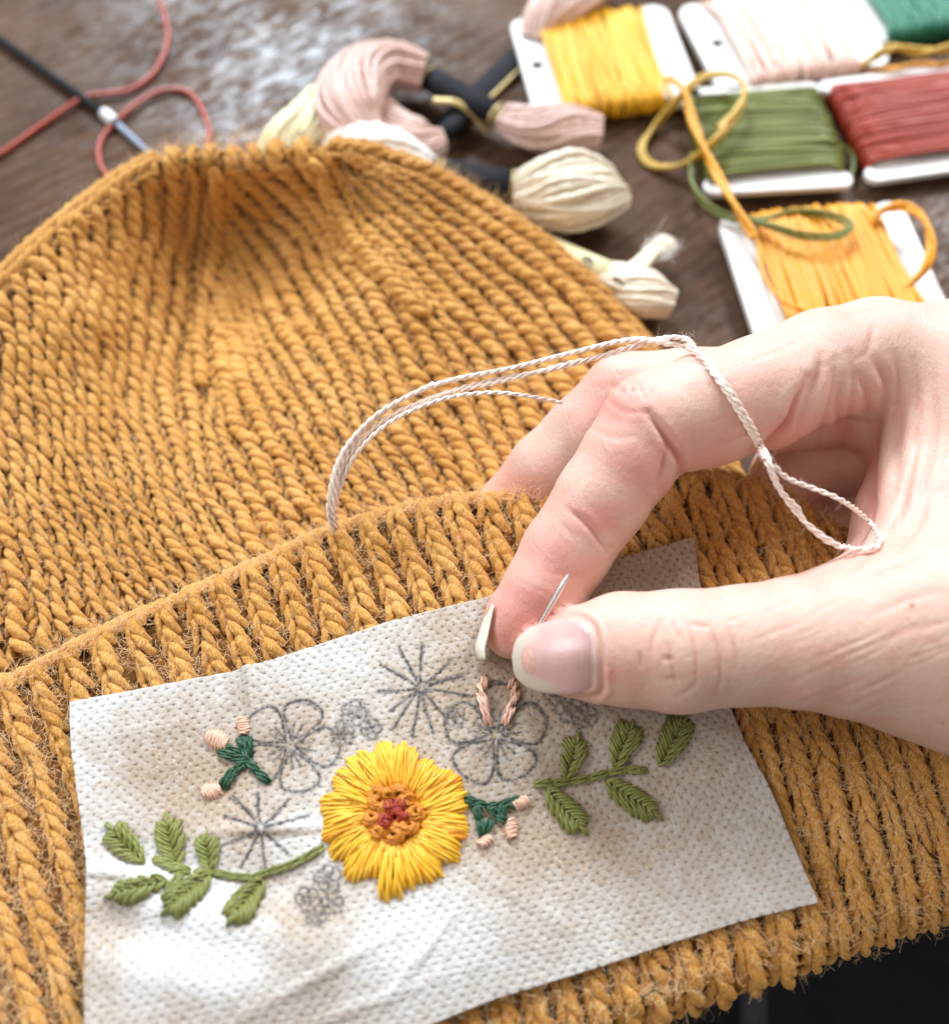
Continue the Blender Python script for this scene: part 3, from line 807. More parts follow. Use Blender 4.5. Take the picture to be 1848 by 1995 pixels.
def leaf(tip, base, width, n=8, label=None, ang=0.62):
    n = n - 1; width = width * .9
    tip = np.array(tip, float); base = np.array(base, float); ax = tip - base; L = np.hypot(*ax); ax = ax / L; sd = np.array([-ax[1], ax[0]])
    o = sub('embroidered_leaf', patch, label)
    floss_stitch(o, tip - ax * L * .30, tip, 0.36, M_leaf, arch=.5, base=.35, name='leaf_stitch')
    for s in (-1, 1):
        for k in range(n):
            f = (k + .5 + rng.uniform(-.15, .15)) / n
            start = base + ax * L * (0.02 + 0.80 * f)
            hw = width * 0.5 * rng.uniform(.92, 1.08) * math.sin(math.pi * min(1, (0.16 + 0.80 * f))) ** 0.75
            ln = hw / math.sin(ang)
            end = start + sd * s * hw * 1.02 + ax * (ln * math.cos(ang)) * (1.0 if f < .8 else .8)
            floss_stitch(o, start - ax * 5 - sd * s * 2, end, 0.40 + rng.uniform(-.04, .04), M_leaf, arch=.75, base=.12 + .02 * k, bow=s * 3.0 + rng.normal(0, 1.0), name='leaf_stitch', k=3, pitch=5.5)
    return o
for q in [((209, 1603), (284, 1690), 62, 7), ((325, 1584), (348, 1698), 62, 8), ((404, 1622), (412, 1700), 48, 6), ((207, 1748), (330, 1716), 52, 8), ((317, 1782), (415, 1704), 62, 9), ((443, 1803), (517, 1712), 62, 8),
          ((1126, 1429), (1100, 1520), 52, 7), ((1232, 1403), (1193, 1495), 62, 8), ((1340, 1385), (1280, 1494), 66, 9), ((1142, 1626), (1060, 1534), 56, 8), ((1290, 1598), (1174, 1518), 56, 9)]:
    leaf(*q)
def chain(name, pts, mat, r=0.42, seg=26, double=True, lift=.3):
    p = spline(pts, 60); L = np.linalg.norm(np.diff(p, axis=0), axis=1).sum(); n = max(1, int(L / seg))
    o = sub(name, patch)
    idx = np.linspace(0, 59, n + 1).astype(int)
    for a_, b_ in zip(idx[:-1], idx[1:]):
        d = p[b_] - p[a_]; sdv = np.array([-d[1], d[0]]) / (np.hypot(*d) + 1e-6)
        for s in ((-1, 1) if double else (0,)):
            floss_stitch(o, p[a_] - d * .18 + sdv * s * 2.4, p[b_] + d * .1 + sdv * s * 2.4, r, mat, arch=.5, base=lift, bow=s * 2.2, name='stem_stitch')
chain('embroidered_stem', [(384, 1704), (417, 1703), (448, 1710), (498, 1711), (545, 1686), (573, 1684), (629, 1652)], M_leaf, .30, 34)
chain('embroidered_stem', [(306, 1676), (336, 1697), (368, 1701)], M_leaf, .42, 30)
chain('embroidered_stem', [(352, 1708), (330, 1738)], M_leaf, .42, 30)
chain('embroidered_stem', [(1045, 1528), (1097, 1524), (1161, 1513), (1200, 1500), (1256, 1500)], M_leaf, .30, 34)
for q in ([(476, 1437), (482, 1462), (487, 1485)], [(431, 1465), (458, 1478), (486, 1485)], [(436, 1531), (452, 1508), (480, 1490)], [(487, 1483), (502, 1502), (524, 1523)],
          [(466, 1442), (478, 1460)], [(490, 1440), (492, 1470)], [(440, 1456), (470, 1474)], [(444, 1533), (462, 1500)],
          [(906, 1558), (930, 1565), (953, 1573), (985, 1566), (1012, 1556)], [(953, 1573), (968, 1588), (985, 1602)], [(975, 1570), (978, 1592)], [(926, 1572), (934, 1598), (938, 1628)], [(990, 1560), (1005, 1572)], [(955, 1600), (942, 1622)]):
    chain('embroidered_twig', q, M_pine, .36, 20)
def bud(c, w_, h_, ang, n=6):
    o = sub('embroidered_bud', patch)
    ca_, sa_ = math.cos(ang), math.sin(ang)
    for k in range(n):
        f = (k + .5) / n - .5
        hw = w_ * .5 * math.sqrt(max(.15, 1 - (f * 1.7) ** 2)) * rng.uniform(.92, 1.05)
        a_ = np.array([-hw, f * h_ + 2]); b_ = np.array([hw, f * h_ - 2])
        rot = np.array([[ca_, -sa_], [sa_, ca_]])
        floss_stitch(o, np.array(c) + rot @ a_, np.array(c) + rot @ b_, 0.30, M_peach, arch=.7, base=.3, bow=-2, name='bud_stitch')
bud((477, 1417), 27, 33, -.12); bud((427, 1443), 36, 40, -1.15, 7); bud((414, 1542), 30, 36, 1.35, 6)
bud((1012, 1564), 26, 32, 1.25, 5); bud((995, 1615), 26, 38, .9 - 1.57 + .6, 5); bud((944, 1640), 18, 26, .9, 4)
for name, segs in (('loose_petal_stitches', [((942, 1318), (937, 1338)), ((947, 1320), (944, 1342)), ((931, 1334), (944, 1366)), ((929, 1350), (948, 1412)), ((934, 1348), (957, 1413)), ((940, 1350), (951, 1385))]),
                   ('loose_petal_stitches', [((1000, 1322), (990, 1340)), ((1006, 1328), (996, 1358)), ((1011, 1344), (988, 1382)), ((1004, 1356), (984, 1388)), ((996, 1374), (979, 1408)), ((1002, 1378), (984, 1412)), ((1010, 1350), (1000, 1372))])):
    o = sub(name, patch)
    for a_, b_ in segs: floss_stitch(o, a_, b_, .36, M_peach, arch=.6, base=.3, name='petal_stitch')
# fine fibres lifting from the sheet
i = rng.integers(0, NV, 5000); j = rng.integers(0, NU, 5000)
fibres('sheet_fibres', G[i, j], norm(rng.normal(size=(5000, 3)) + np.array([0, 0, .4])), patch, plain('pale_fibre', (0.85, 0.84, 0.80), .7), 1.1, 0.010, 0.8)

# ------------------------------------------------------------------ hand
def jt(px, py, z, r):
    P = at(px, py, z); _, _, d = proj(P)
    return P, r * d / F
fingers = {
    'index': [(1800, 740, 32, 120), (1700, 690, 36, 108), (1600, 712, 38, 108), (1480, 765, 39, 110), (1370, 800, 39, 110), (1272, 828, 39, 102), (1225, 893, 37, 94), (1172, 970, 34, 90), (1100, 1078, 30, 85), (1060, 1148, 28, 80), (1011, 1207, 26, 68), (996, 1231, 25.5, 53)],
    'thumb': [(1800, 1235, 30, 185), (1650, 1245, 32, 150), (1560, 1250, 33, 128), (1450, 1256, 33, 115), (1320, 1268, 33, 118), (1210, 1264, 32, 109), (1130, 1272, 31, 88), (1066, 1281, 30, 66)],
    'middle': [(1760, 760, 26, 110), (1500, 775, 28, 104), (1340, 775, 28, 96), (1222, 780, 27, 92), (1143, 850, 24, 84), (1068, 920, 20, 80), (995, 1000, 14, 72), (950, 1060, 9, 60)],
    'ring': [(1800, 850, 18, 110), (1650, 880, 16, 92), (1540, 930, 13, 78), (1530, 1010, 10, 66)],
    'little': [(1850, 960, 14, 110), (1700, 1010, 10, 80), (1600, 1060, 8, 70)],
}
palm = [[(1800, 740, 32, 125), (1960, 760, 34, 195)], [(1960, 760, 34, 195), (2200, 1050, 32, 290)], [(1855, 850, 30, 150), (1835, 1060, 28, 150)], [(1835, 1060, 28, 150), (1820, 1220, 29, 190)],
        [(1800, 1235, 30, 185), (1950, 1255, 30, 212)], [(1950, 1255, 30, 212), (2200, 1150, 30, 290)], [(2200, 1100, 30, 300), (3000, 1250, 28, 330)], [(1900, 900, 22, 180), (1960, 1100, 22, 200)]]
def mm_chain(js): return [jt(*j) for j in js]
FN = {k: mm_chain(v_) for k, v_ in fingers.items()}
PN = [mm_chain(v_) for v_ in palm]
VX = 0.75
lo = np.array([-2.0, -28.0, -2.0]); hi = np.array([108.0, 132.0, 66.0])
dims = np.ceil((hi - lo) / VX).astype(int)
gx, gy, gz = [np.arange(d_, dtype=np.float32) * VX + l for d_, l in zip(dims, lo)]
XX = np.stack(np.meshgrid(gx, gy, gz, indexing='ij'), -1).astype(np.float32)
def cone(P, a_, ra, b_, rb):
    ab = (b_ - a_).astype(np.float32); h = np.clip(((P - a_.astype(np.float32)) @ ab) / float(ab @ ab), 0, 1)
    q = P - a_.astype(np.float32) - h[..., None] * ab
    return np.sqrt((q * q).sum(-1)) - (ra + (rb - ra) * h).astype(np.float32)
def smin(a_, b_, k):
    h = np.clip(0.5 + 0.5 * (b_ - a_) / k, 0, 1)
    return b_ + (a_ - b_) * h - k * h * (1 - h)
def chain_sdf(P, js, k):
    d = None
    for (a_, ra), (b_, rb) in zip(js[:-1], js[1:]):
        c_ = cone(P, a_, ra, b_, rb); d = c_ if d is None else smin(d, c_, k)
    return d
dp = None
for c_ in PN:
    q = cone(XX, c_[0][0], c_[0][1], c_[1][0], c_[1][1]); dp = q if dp is None else smin(dp, q, 6.0)
tot = None
for nm, js in FN.items():
    f = smin(chain_sdf(XX, js, 1.2), dp, 4.5 if nm != 'index' else 5.0)
    tot = f if tot is None else smin(tot, f, 0.5)

def surface_nets(D, lo_, h):
    ins = D < 0
    nx, ny, nz = D.shape
    cs = np.zeros((nx - 1, ny - 1, nz - 1), np.float32); acc_ = np.zeros((nx - 1, ny - 1, nz - 1, 3), np.float32)
    offs = [(i_, j_, k_) for i_ in (0, 1) for j_ in (0, 1) for k_ in (0, 1)]
    sl = lambda o_: tuple(slice(o_[a_], D.shape[a_] - 1 + o_[a_]) for a_ in range(3))
    for o_ in offs:
        for ax_ in range(3):
            if o_[ax_]: continue
            o2 = list(o_); o2[ax_] = 1
            A_ = D[sl(o_)]; B_ = D[sl(o2)]
            cr = (A_ < 0) != (B_ < 0)
            t_ = np.where(cr, A_ / np.where(cr, A_ - B_, 1), 0)
            cs += cr
            for c in range(3):
                acc_[..., c] += np.where(cr, o_[c] + (t_ if c == ax_ else 0), 0)
    act = cs > 0
    idx = -np.ones(cs.shape, np.int64); idx[act] = np.arange(act.sum())
    I = np.argwhere(act)
    V = (I + acc_[act] / cs[act][:, None]) * h + lo_
    quads = []
    for ax_ in range(3):
        b1, b2 = [(1, 2), (2, 0), (0, 1)][ax_]
        A_ = np.take(ins, range(0, D.shape[ax_] - 1), ax_); B_ = np.take(ins, range(1, D.shape[ax_]), ax_)
        cr = np.argwhere(A_ != B_)
        cr = cr[(cr[:, b1] > 0) & (cr[:, b2] > 0) & (cr[:, b1] < D.shape[b1] - 1) & (cr[:, b2] < D.shape[b2] - 1)]
        e1 = np.zeros(3, int); e1[b1] = 1; e2 = np.zeros(3, int); e2[b2] = 1
        g = lambda q: idx[q[:, 0], q[:, 1], q[:, 2]]
        Q = np.stack([g(cr - e1 - e2), g(cr - e2), g(cr), g(cr - e1)], 1)
        fl = ~ins[cr[:, 0], cr[:, 1], cr[:, 2]]
        Q[fl] = Q[fl][:, ::-1]
        quads.append(Q)
    Q = np.vstack(quads)
    return V, Q[(Q >= 0).all(1)]
HV, HQ = surface_nets(np.pad(tot[1:-1, 1:-1, 1:-1], 1, constant_values=1.0), lo, VX)
del XX, tot, dp
print('hand verts', len(HV))
me = mesh_from('tmp_hand', HV, HQ)
tmp = bpy.data.objects.new('tmp_hand', me); col.objects.link(tmp)
sm = tmp.modifiers.new('s', 'SMOOTH'); sm.factor = 0.5; sm.iterations = 3
sb_ = tmp.modifiers.new('d', 'SUBSURF'); sb_.levels = 1; sb_.render_levels = 1
dg = bpy.context.evaluated_depsgraph_get()
me2 = bpy.data.meshes.new_from_object(tmp.evaluated_get(dg))
bpy.data.objects.remove(tmp); bpy.data.meshes.remove(me)
n = len(me2.vertices)
HV = np.empty(n * 3, np.float32); me2.vertices.foreach_get('co', HV); HV = HV.reshape(-1, 3).astype(float) / S
HN = np.empty(n * 3, np.float32); me2.vertex_normals.foreach_get('vector', HN); HN = HN.reshape(-1, 3).astype(float)
nq = len(me2.polygons); HQ = np.empty(len(me2.loops), np.int32); me2.loops.foreach_get('vertex_index', HQ); HQ = HQ.reshape(nq, 4)
bpy.data.meshes.remove(me2)
print('hand fine verts', n)
facing = (HN * norm(CAM - HV)).sum(1)
hx, hy, hd = proj(HV)

def near_line(pts, reach):
    p = spline(pts, 24)
    mk = (facing > -0.1) & (hx > p[:, 0].min() - reach) & (hx < p[:, 0].max() + reach) & (hy > p[:, 1].min() - reach) & (hy < p[:, 1].max() + reach)
    ii = np.where(mk)[0]; q = np.stack([hx[ii], hy[ii]], 1); dd = np.full(len(ii), 1e9); tt_ = np.zeros(len(ii))
    for i_ in range(23):
        ab = p[i_ + 1] - p[i_]; t_ = np.clip(((q - p[i_]) @ ab) / (ab @ ab), 0, 1)
        d_ = np.hypot(*(q - p[i_] - t_[:, None] * ab).T)
        up = d_ < dd; dd[up] = d_[up]; tt_[up] = (i_ + t_[up]) / 23
    return ii, dd, tt_
disp = np.zeros(n); red = np.zeros(n)
def crease(pts, depth, wd, redk=0.4, bulge=0.2, taper=True):
    ii, dd, tt_ = near_line(pts, wd * 5)
    e = np.sin(np.pi * np.clip(tt_, 0.04, .96)) ** 0.5 if taper else 1
    disp[ii] += e * (-depth * np.exp(-(dd / wd) ** 2) + depth * bulge * np.exp(-((dd - wd * 2.6) / (wd * 1.3)) ** 2))
    red[ii] = np.maximum(red[ii], e * redk * np.exp(-(dd / (wd * .8)) ** 2))
crease([(1262, 803), (1302, 859), (1328, 905), (1322, 940)], .8, 7, .7)
crease([(1296, 868), (1290, 905), (1276, 950)], .4, 6, .3)
crease([(1105, 990), (1151, 1030), (1180, 1072)], .4, 6, .35, .1)
crease([(1464, 895), (1500, 862), (1535, 823), (1550, 783), (1572, 735)], .9, 9, .8)
crease([(1722, 783), (1702, 848), (1692, 940), (1690, 1000), (1656, 1078)], .9, 12, .4)
crease([(1600, 715), (1580, 770), (1556, 830)], .5, 9, .3)
crease([(1640, 735), (1632, 790), (1640, 850)], .5, 9, .25)
crease([(1672, 730), (1690, 770), (1688, 820)], .5, 9, .25)
crease([(1700, 700), (1725, 745), (1722, 790)], .45, 9, .2)
crease([(1760, 760), (1745, 850), (1740, 950)], .5, 14, .2)
crease([(1790, 1000), (1750, 1050), (1700, 1085)], .4, 12, .15)
crease([(1735, 1040), (1690, 1080), (1655, 1120)], .35, 9, .2)
crease([(1800, 1090), (1740, 1110), (1660, 1130)], .25, 9, .15)
for q in ([(1322, 1183), (1348, 1245), (1355, 1300), (1350, 1336), (1318, 1356)], [(1375, 1212), (1398, 1262), (1401, 1310), (1396, 1354)], [(1288, 1205), (1270, 1250), (1266, 1290)], [(1300, 1252), (1304, 1285), (1318, 1330)], [(1290, 1284), (1312, 1282)],
          [(1418, 1225), (1432, 1270), (1430, 1310)], [(1310, 1215), (1325, 1250)], [(1345, 1215), (1380, 1222)], [(1292, 1320), (1325, 1322)], [(1245, 1270), (1248, 1300)]):
    crease(q, .24, 4.0, .35, .08)
for q, dpt in (([(1600, 690), (1585, 745), (1560, 800), (1548, 850)], .35), ([(1625, 700), (1618, 760), (1600, 830), (1590, 880)], .3), ([(1655, 690), (1660, 750), (1650, 830), (1640, 900)], .35),
             ([(1740, 690), (1752, 760), (1735, 830)], .3), ([(1780, 700), (1790, 780), (1775, 880)], .25), ([(1700, 640), (1690, 680), (1670, 700)], .2), ([(1820, 740), (1822, 840), (1800, 940)], .2),
             ([(1400, 870), (1440, 850), (1480, 840)], .15), ([(1150, 830), (1190, 850), (1240, 850)], .12), ([(1780, 900), (1755, 990), (1725, 1040)], .3), ([(1810, 960), (1785, 1030), (1740, 1075)], .22),
             ([(1830, 1150), (1760, 1170), (1690, 1200)], .12), ([(1845, 1210), (1770, 1225), (1700, 1260)], .10), ([(1060, 1110), (1100, 1120), (1140, 1115)], .06)):
    crease(q, dpt, 7, .22)
for k in range(60):   # short cross-hatched skin lines
    x0 = rng.uniform(1170, 1840); y0 = rng.uniform(1170, 1400); a0 = rng.choice([-.45, 1.25]) + rng.normal(0, .15); l0 = rng.uniform(14, 34)
    crease([(x0, y0), (x0 + l0 * math.cos(a0), y0 + l0 * math.sin(a0))], .05, 2.8, .06)
for k in range(70):
    x0 = rng.uniform(1000, 1500); y0 = rng.uniform(700, 1180); a0 = rng.normal(.9, .5); l0 = rng.uniform(14, 36)
    crease([(x0, y0), (x0 + l0 * math.cos(a0), y0 + l0 * math.sin(a0))], .045, 3.0, .04)
for q in ([(1180, 778), (1215, 800), (1262, 803)], [(1196, 752), (1222, 762), (1250, 752)], [(1205, 735), (1230, 745), (1262, 735)], [(1225, 770), (1232, 745)], [(1120, 1000), (1150, 1018)], [(1088, 1012), (1120, 1052)], [(1290, 850), (1306, 890)],
          [(1440, 690), (1500, 668), (1560, 640)], [(1450, 705), (1520, 680), (1580, 650)], [(1640, 620), (1700, 600), (1760, 600)]):
    crease(q, .12, 4.5, .12)
for k in range(26):   # fine diagonal skin lines on the thumb base
    x0 = rng.uniform(1460, 1840); y0 = rng.uniform(1190, 1390)
    crease([(x0, y0), (x0 + 35, y0 - 14), (x0 + 75, y0 - 34)], .07, 3.5, .05)
for k in range(12):
    x0 = rng.uniform(1740, 1840); y0 = rng.uniform(850, 1060)
    crease([(x0, y0), (x0 + 12, y0 - 40), (x0 + 30, y0 - 90)], .08, 4, .05)
for k in range(9):    # knuckle lines on the bent finger joints
    x0 = 1185 + 9 * k; crease([(x0, 742 + rng.uniform(-6, 12)), (x0 + 22, 770 + rng.uniform(-10, 14))], .10, 3.5, .05)
for k in range(6):
    x0 = 1130 + 16 * k; crease([(x0, 720), (x0 + 20, 735)], .08, 3.5, .03)
# nail fold round the thumb nail
crease([(1060, 1208), (1090, 1199), (1128, 1200), (1156, 1220), (1168, 1265), (1172, 1310), (1168, 1350), (1120, 1358), (1060, 1356)], .35, 5, .25, .7)
HV = HV + HN * disp[:, None] * 1.15

pinkc = [(1010, 1200, 90, .9), (1080, 1100, 80, .75), (1150, 1010, 60, .6), (1250, 900, 80, .6), (1210, 800, 70, .7), (1330, 860, 80, .5), (1420, 800, 90, .35), (1150, 760, 70, .5), (1000, 960, 60, .7), (1530, 850, 60, .5),
         (1640, 850, 90, .35), (1690, 980, 60, .4), (1560, 1000, 130, .5), (1180, 1330, 50, .35), (1240, 1330, 60, .35), (1080, 1330, 50, .4), (1600, 1330, 120, .15), (1800, 1060, 60, .15), (1210, 1200, 40, .25), (1080, 1190, 40, .5)]
pk = np.zeros(n)
for x_, y_, r_, k_ in pinkc: pk = np.maximum(pk, k_ * np.exp(-((hx - x_) ** 2 + (hy - y_) ** 2) / (r_ * r_)))
nz_ = fbm(HV[:, 0] / 4, HV[:, 1] / 4 + HV[:, 2] / 3, 3, 4)
pk = np.clip(pk * 1.2 + 0.7 * (nz_ - .45), 0, 1)[:, None]
pale = np.array([0.71, 0.485, 0.39]); pink = np.array([0.71, 0.32, 0.26]); redc = np.array([0.62, 0.20, 0.14])
hc = pale * (1 - pk) + pink * pk
hc = hc * (1 - red[:, None]) + redc * red[:, None]
for x_, y_, r_, c_, k_ in [(1775, 1179, 5.5, (.30, .08, .05), .9), (1190, 1307, 4, (.6, .15, .1), .6), (1188, 1320, 8, (.65, .22, .18), .5), (1835, 1408, 4, (.5, .15, .1), .6)]:
    wgt = (k_ * np.exp(-((hx - x_) ** 2 + (hy - y_) ** 2) / (r_ * r_)))[:, None]; hc = hc * (1 - wgt) + np.array(c_) * wgt

def skin_mat():
    m, nt, bs, N, L = nodes('skin')
    a_ = N.new('ShaderNodeAttribute'); a_.attribute_name = 'tint'
    v = mapping(nt, 'Object', (1, 1, 1))
    mot = noise(nt, v, 260, 4, .6)
    mx = N.new('ShaderNodeMix'); mx.data_type = 'RGBA'; mx.blend_type = 'MULTIPLY'; mx.inputs[0].default_value = 0.35
    L.new(a_.outputs['Color'], mx.inputs[6]); L.new(ramp(nt, mot, [(0.3, (.90, .72, .68)), (.7, (1, 1, 1))]), mx.inputs[7])
    L.new(mx.outputs[2], bs.inputs['Base Color'])
    vo = N.new('ShaderNodeTexVoronoi'); vo.feature = 'DISTANCE_TO_EDGE'; vo.inputs['Scale'].default_value = 1900
    mp = N.new('ShaderNodeMapping'); mp.inputs['Scale'].default_value = (1, .45, 1); mp.inputs['Rotation'].default_value = (0, 0, .5); L.new(v, mp.inputs[0])
    wv = noise(nt, v, 400, 2); av = N.new('ShaderNodeVectorMath'); av.operation = 'MULTIPLY_ADD'
    cmb = N.new('ShaderNodeCombineXYZ'); L.new(wv, cmb.inputs[0]); L.new(wv, cmb.inputs[1])
    L.new(cmb.outputs[0], av.inputs[0]); av.inputs[1].default_value = (.0012,) * 3; L.new(mp.outputs[0], av.inputs[2]); L.new(av.outputs[0], vo.inputs['Vector'])
    r_ = N.new('ShaderNodeMapRange'); L.new(vo.outputs[0], r_.inputs[0]); r_.inputs[1].default_value = 0; r_.inputs[2].default_value = .12
    b1 = bump(nt, r_.outputs[0], .022)
    n2 = noise(nt, mp.outputs[0], 1500, 3, .6)
    L.new(bump(nt, n2, .12, prev=b1), bs.inputs['Normal'])
    bs.inputs['Roughness'].default_value = .46; bs.inputs['Specular IOR Level'].default_value = .42
    bs.inputs['Subsurface Weight'].default_value = .35
    bs.inputs['Subsurface Radius'].default_value = (1.0, .35, .2); bs.inputs['Subsurface Scale'].default_value = .0022
    return m
M_skin = skin_mat()
person = thing('person', 'pale bare right hand pinching a needle between thumb and bent index finger', 'person', at(1700, 1100, 0))
hand = part('hand', (HV, HQ, None), M_skin, person, attrs={'tint': hc})

BV = BVHTree.FromPolygons([tuple(p) for p in HV], [tuple(int(i_) for i_ in q) for q in HQ])
def hit(px, py):
    d = raydir(px, py); h = BV.ray_cast(Vector(CAM), Vector(d))
    if h[0] is None: return None, None
    return np.array(h[0]), np.array(h[1])

# nails
def nail_plate(name, outline, inward, shift, thick, mat, hitbox=None, tipx=None, curl=0.0):
    ol = spline(outline + [outline[0]], 65)[:-1]; c = ol.mean(0)
    pts = []
    for k in range(400):
        q = c + (ol[rng.integers(0, 64)] - c) * math.sqrt(rng.random()) * 0.92
        if hitbox and not (hitbox[0] < q[0] < hitbox[1]): continue
        h, _ = hit(*q)
        if h is not None: pts.append((q[0], q[1], (h - CAM) @ FW))
    pts = np.array(pts); md_ = np.median(pts[:, 2]); pts = pts[np.abs(pts[:, 2] - md_) < 5]
    def B_(x, y): x = (np.asarray(x) - c[0]) / 80; y = (np.asarray(y) - c[1]) / 80; return np.stack([np.ones_like(x), x, y, x * x, x * y, y * y], -1)
    co = np.linalg.lstsq(B_(pts[:, 0], pts[:, 1]), pts[:, 2], rcond=None)[0]
    def P_(q, off):
        dd = B_(q[:, 0], q[:, 1]) @ co - shift + off
        return CAM + raydir(q[:, 0], q[:, 1]) * dd[:, None]
    NR = 26; A_ = Acc(); rings = []
    for k in range(NR + 1):
        f = k / NR; q = c + (ol - c) * f
        e = max(0, (f - .86) / .14)
        rings.append(P_(q, thick * .7 * e * e))
    rings.append(P_(ol, thick)); rings.append(P_(c + (ol - c) * .9, thick * 1.3))
    Gd = np.array(rings); Gd = np.concatenate([Gd, Gd[:, :1]], 1)
    A_.grid(Gd)
    V_, Q_, U_ = A_.arrays()
    vx, vy, _ = proj(V_)
    return A_, vx, vy, c
def nail_mat():
    m, nt, bs, N, L = nodes('fingernail')
    a_ = N.new('ShaderNodeAttribute'); a_.attribute_name = 'tint'; L.new(a_.outputs['Color'], bs.inputs['Base Color'])
    v = mapping(nt, 'Object', (60, 900, 900)); n_ = noise(nt, v, 2.0, 3)
    L.new(bump(nt, n_, .025), bs.inputs['Normal'])
    bs.inputs['Roughness'].default_value = .28; bs.inputs['Specular IOR Level'].default_value = .5
    bs.inputs['Subsurface Weight'].default_value = .25; bs.inputs['Subsurface Radius'].default_value = (1, .5, .4); bs.inputs['Subsurface Scale'].default_value = .001
    return m
M_nail = nail_mat()
ol = [(996.5, 1280), (1002, 1252), (1017, 1233), (1047, 1216), (1085, 1207), (1123, 1206), (1148, 1221), (1159, 1262), (1163, 1309), (1161, 1342), (1123, 1351), (1066, 1350), (1028, 1339), (1003, 1316)]
A_, vx, vy, c_ = nail_plate('thumb_nail', ol, None, .38, .35, M_nail, hitbox=(1040, 1170))
olp = spline(ol + [ol[0]], 200); dol = np.min(np.hypot(vx[:, None] - olp[None, :, 0], vy[:, None] - olp[None, :, 1]), 1)
fe = (smooth((32 - dol) / 15) * smooth((1075 - vx + (vy - 1280) * .3) / 30))[:, None]
bed = np.array([.66, .40, .36]) * np.ones((len(vx), 1)); fine_ = fbm(vx / 9, vy / 22, 3, 8)[:, None]
bed = bed * (1 - .25 * smooth((vx[:, None] - 1100) / 50) * (1 - smooth((vx[:, None] - 1150) / 8))) + 0.08 * (fine_ - .5)
cl_ = bed * (1 - fe) + np.array([.62, .53, .44]) * fe
cu = smooth((vx[:, None] - 1150) / 8) * .4; cl_ = cl_ * (1 - cu) + np.array([.82, .66, .62]) * cu
part('thumb_nail', A_, M_nail, person, attrs={'tint': np.clip(cl_, 0, 1)})
# index nail, seen edge-on along the finger's left side
ne = spline([(957, 1172), (941, 1204), (930, 1238), (924, 1264), (930, 1284)], 16); ni = spline([(960, 1180), (955, 1205), (949, 1238), (943, 1263), (944, 1284)], 16)
rows = []
for k in range(9):
    t_ = k / 8
    q = ne * (1 - t_) + ni * t_
    zz = 28.6 + (-3.2 * (1 - t_) ** 2 + .6 * t_) + np.linspace(1.6, -1.2, 16)
    rows.append(at(q[:, 0] - 3 * math.sin(t_ * 3.14) * 0, q[:, 1], zz))
Gd = np.array(rows); A_ = Acc(); A_.grid(Gd)
ind = part('index_nail', A_, M_nail, person, attrs={'tint': np.tile([.80, .73, .61], (Gd.shape[0] * Gd.shape[1], 1))})
md = ind.modifiers.new('thickness', 'SOLIDIFY'); md.thickness = .2 * S; md.offset = -1

# ------------------------------------------------------------------ needle and the working thread
h0, _ = hit(1072, 1172)
zN = h0[2] + .8
p0 = at(1108, 1116, zN + 3.0); p1 = at(1058, 1202, zN - 0.4); p2 = p1 + (p1 - p0) * 0.25 + np.array([0, 0, -1.2])
t = np.linspace(0, 1, 24)[:, None]
P = p0 * (1 - t) + p2 * t
ac = Acc(); ac.tube(P, 0.06 + 0.40 * np.clip(np.linspace(0, 1, 24) / .22, 0, 1) ** .7, (0, 0, 1), 12)
nd = part('needle', ac, M_steel)
tag(nd, 'thin steel sewing needle pinched between thumb and index fingertip', 'needle')

def strand_path(pts):       # (px, py, z) or (px, py, None) = lie on the hand
    out = []
    for x_, y_, z_ in pts:
        if z_ is None:
            h, nn = hit(x_, y_); out.append(h + nn * .75 if h is not None else at(x_, y_, 30))
        else: out.append(at(x_, y_, z_))
    return np.array(out)
ac = Acc(); TH = []
def thread(pts, r=.42, n=90, jit=0.0):
    p = spline(strand_path(pts), n)
    if jit: p = p + np.stack([np.interp(np.arange(n), np.linspace(0, n - 1, 12), rng.normal(0, jit, 12)) for _ in range(3)], 1)
    ac.ply(p, r * .9, (0.1, 0.2, 1), 2, 3.3, 6, ph=rng.uniform(0, 6)); TH.append(p)
thread([(652, 1045, 22), (640, 985, 27), (662, 890, 32), (730, 812, 35), (840, 752, 37), (1000, 716, 38), (1120, 685, 39), (1230, 660, 41), (1300, 668, 45), (1345, 690, None), (1395, 745, None), (1450, 830, None), (1472, 866, None), (1492, 900, 47), (1515, 950, 43), (1560, 1010, 40), (1620, 1060, 38), (1690, 1078, None), (1716, 1062, None), (1700, 1020, None), (1640, 975, 42), (1580, 950, 43), (1530, 930, 45), (1508, 906, 47)])
thread([(656, 1040, 22), (648, 985, 27), (672, 888, 32), (742, 806, 35), (850, 748, 37), (1000, 716, 38.5), (1110, 688, 39), (1225, 663, 41.5), (1310, 672, 45), (1352, 688, None), (1404, 744, None), (1458, 826, None), (1478, 862, None), (1496, 893, 47), (1520, 955, 44), (1555, 990, 41), (1562, 1012, 40), (1625, 1058, 38.5), (1660, 1074, None)])
thread([(655, 1048, 21), (650, 985, 26.5), (684, 895, 31), (750, 822, 34), (850, 772, 36), (960, 740, 37), (1060, 722, 38), (1150, 700, 38.5), (1250, 672, 41), (1290, 662, 44), (1330, 657, 46), (1350, 680, None)])
thread([(650, 1040, 21), (657, 970, 27), (690, 890, 32), (760, 822, 35), (860, 778, 36.5), (950, 765, 37), (1020, 770, 36), (1094, 784, 33)])
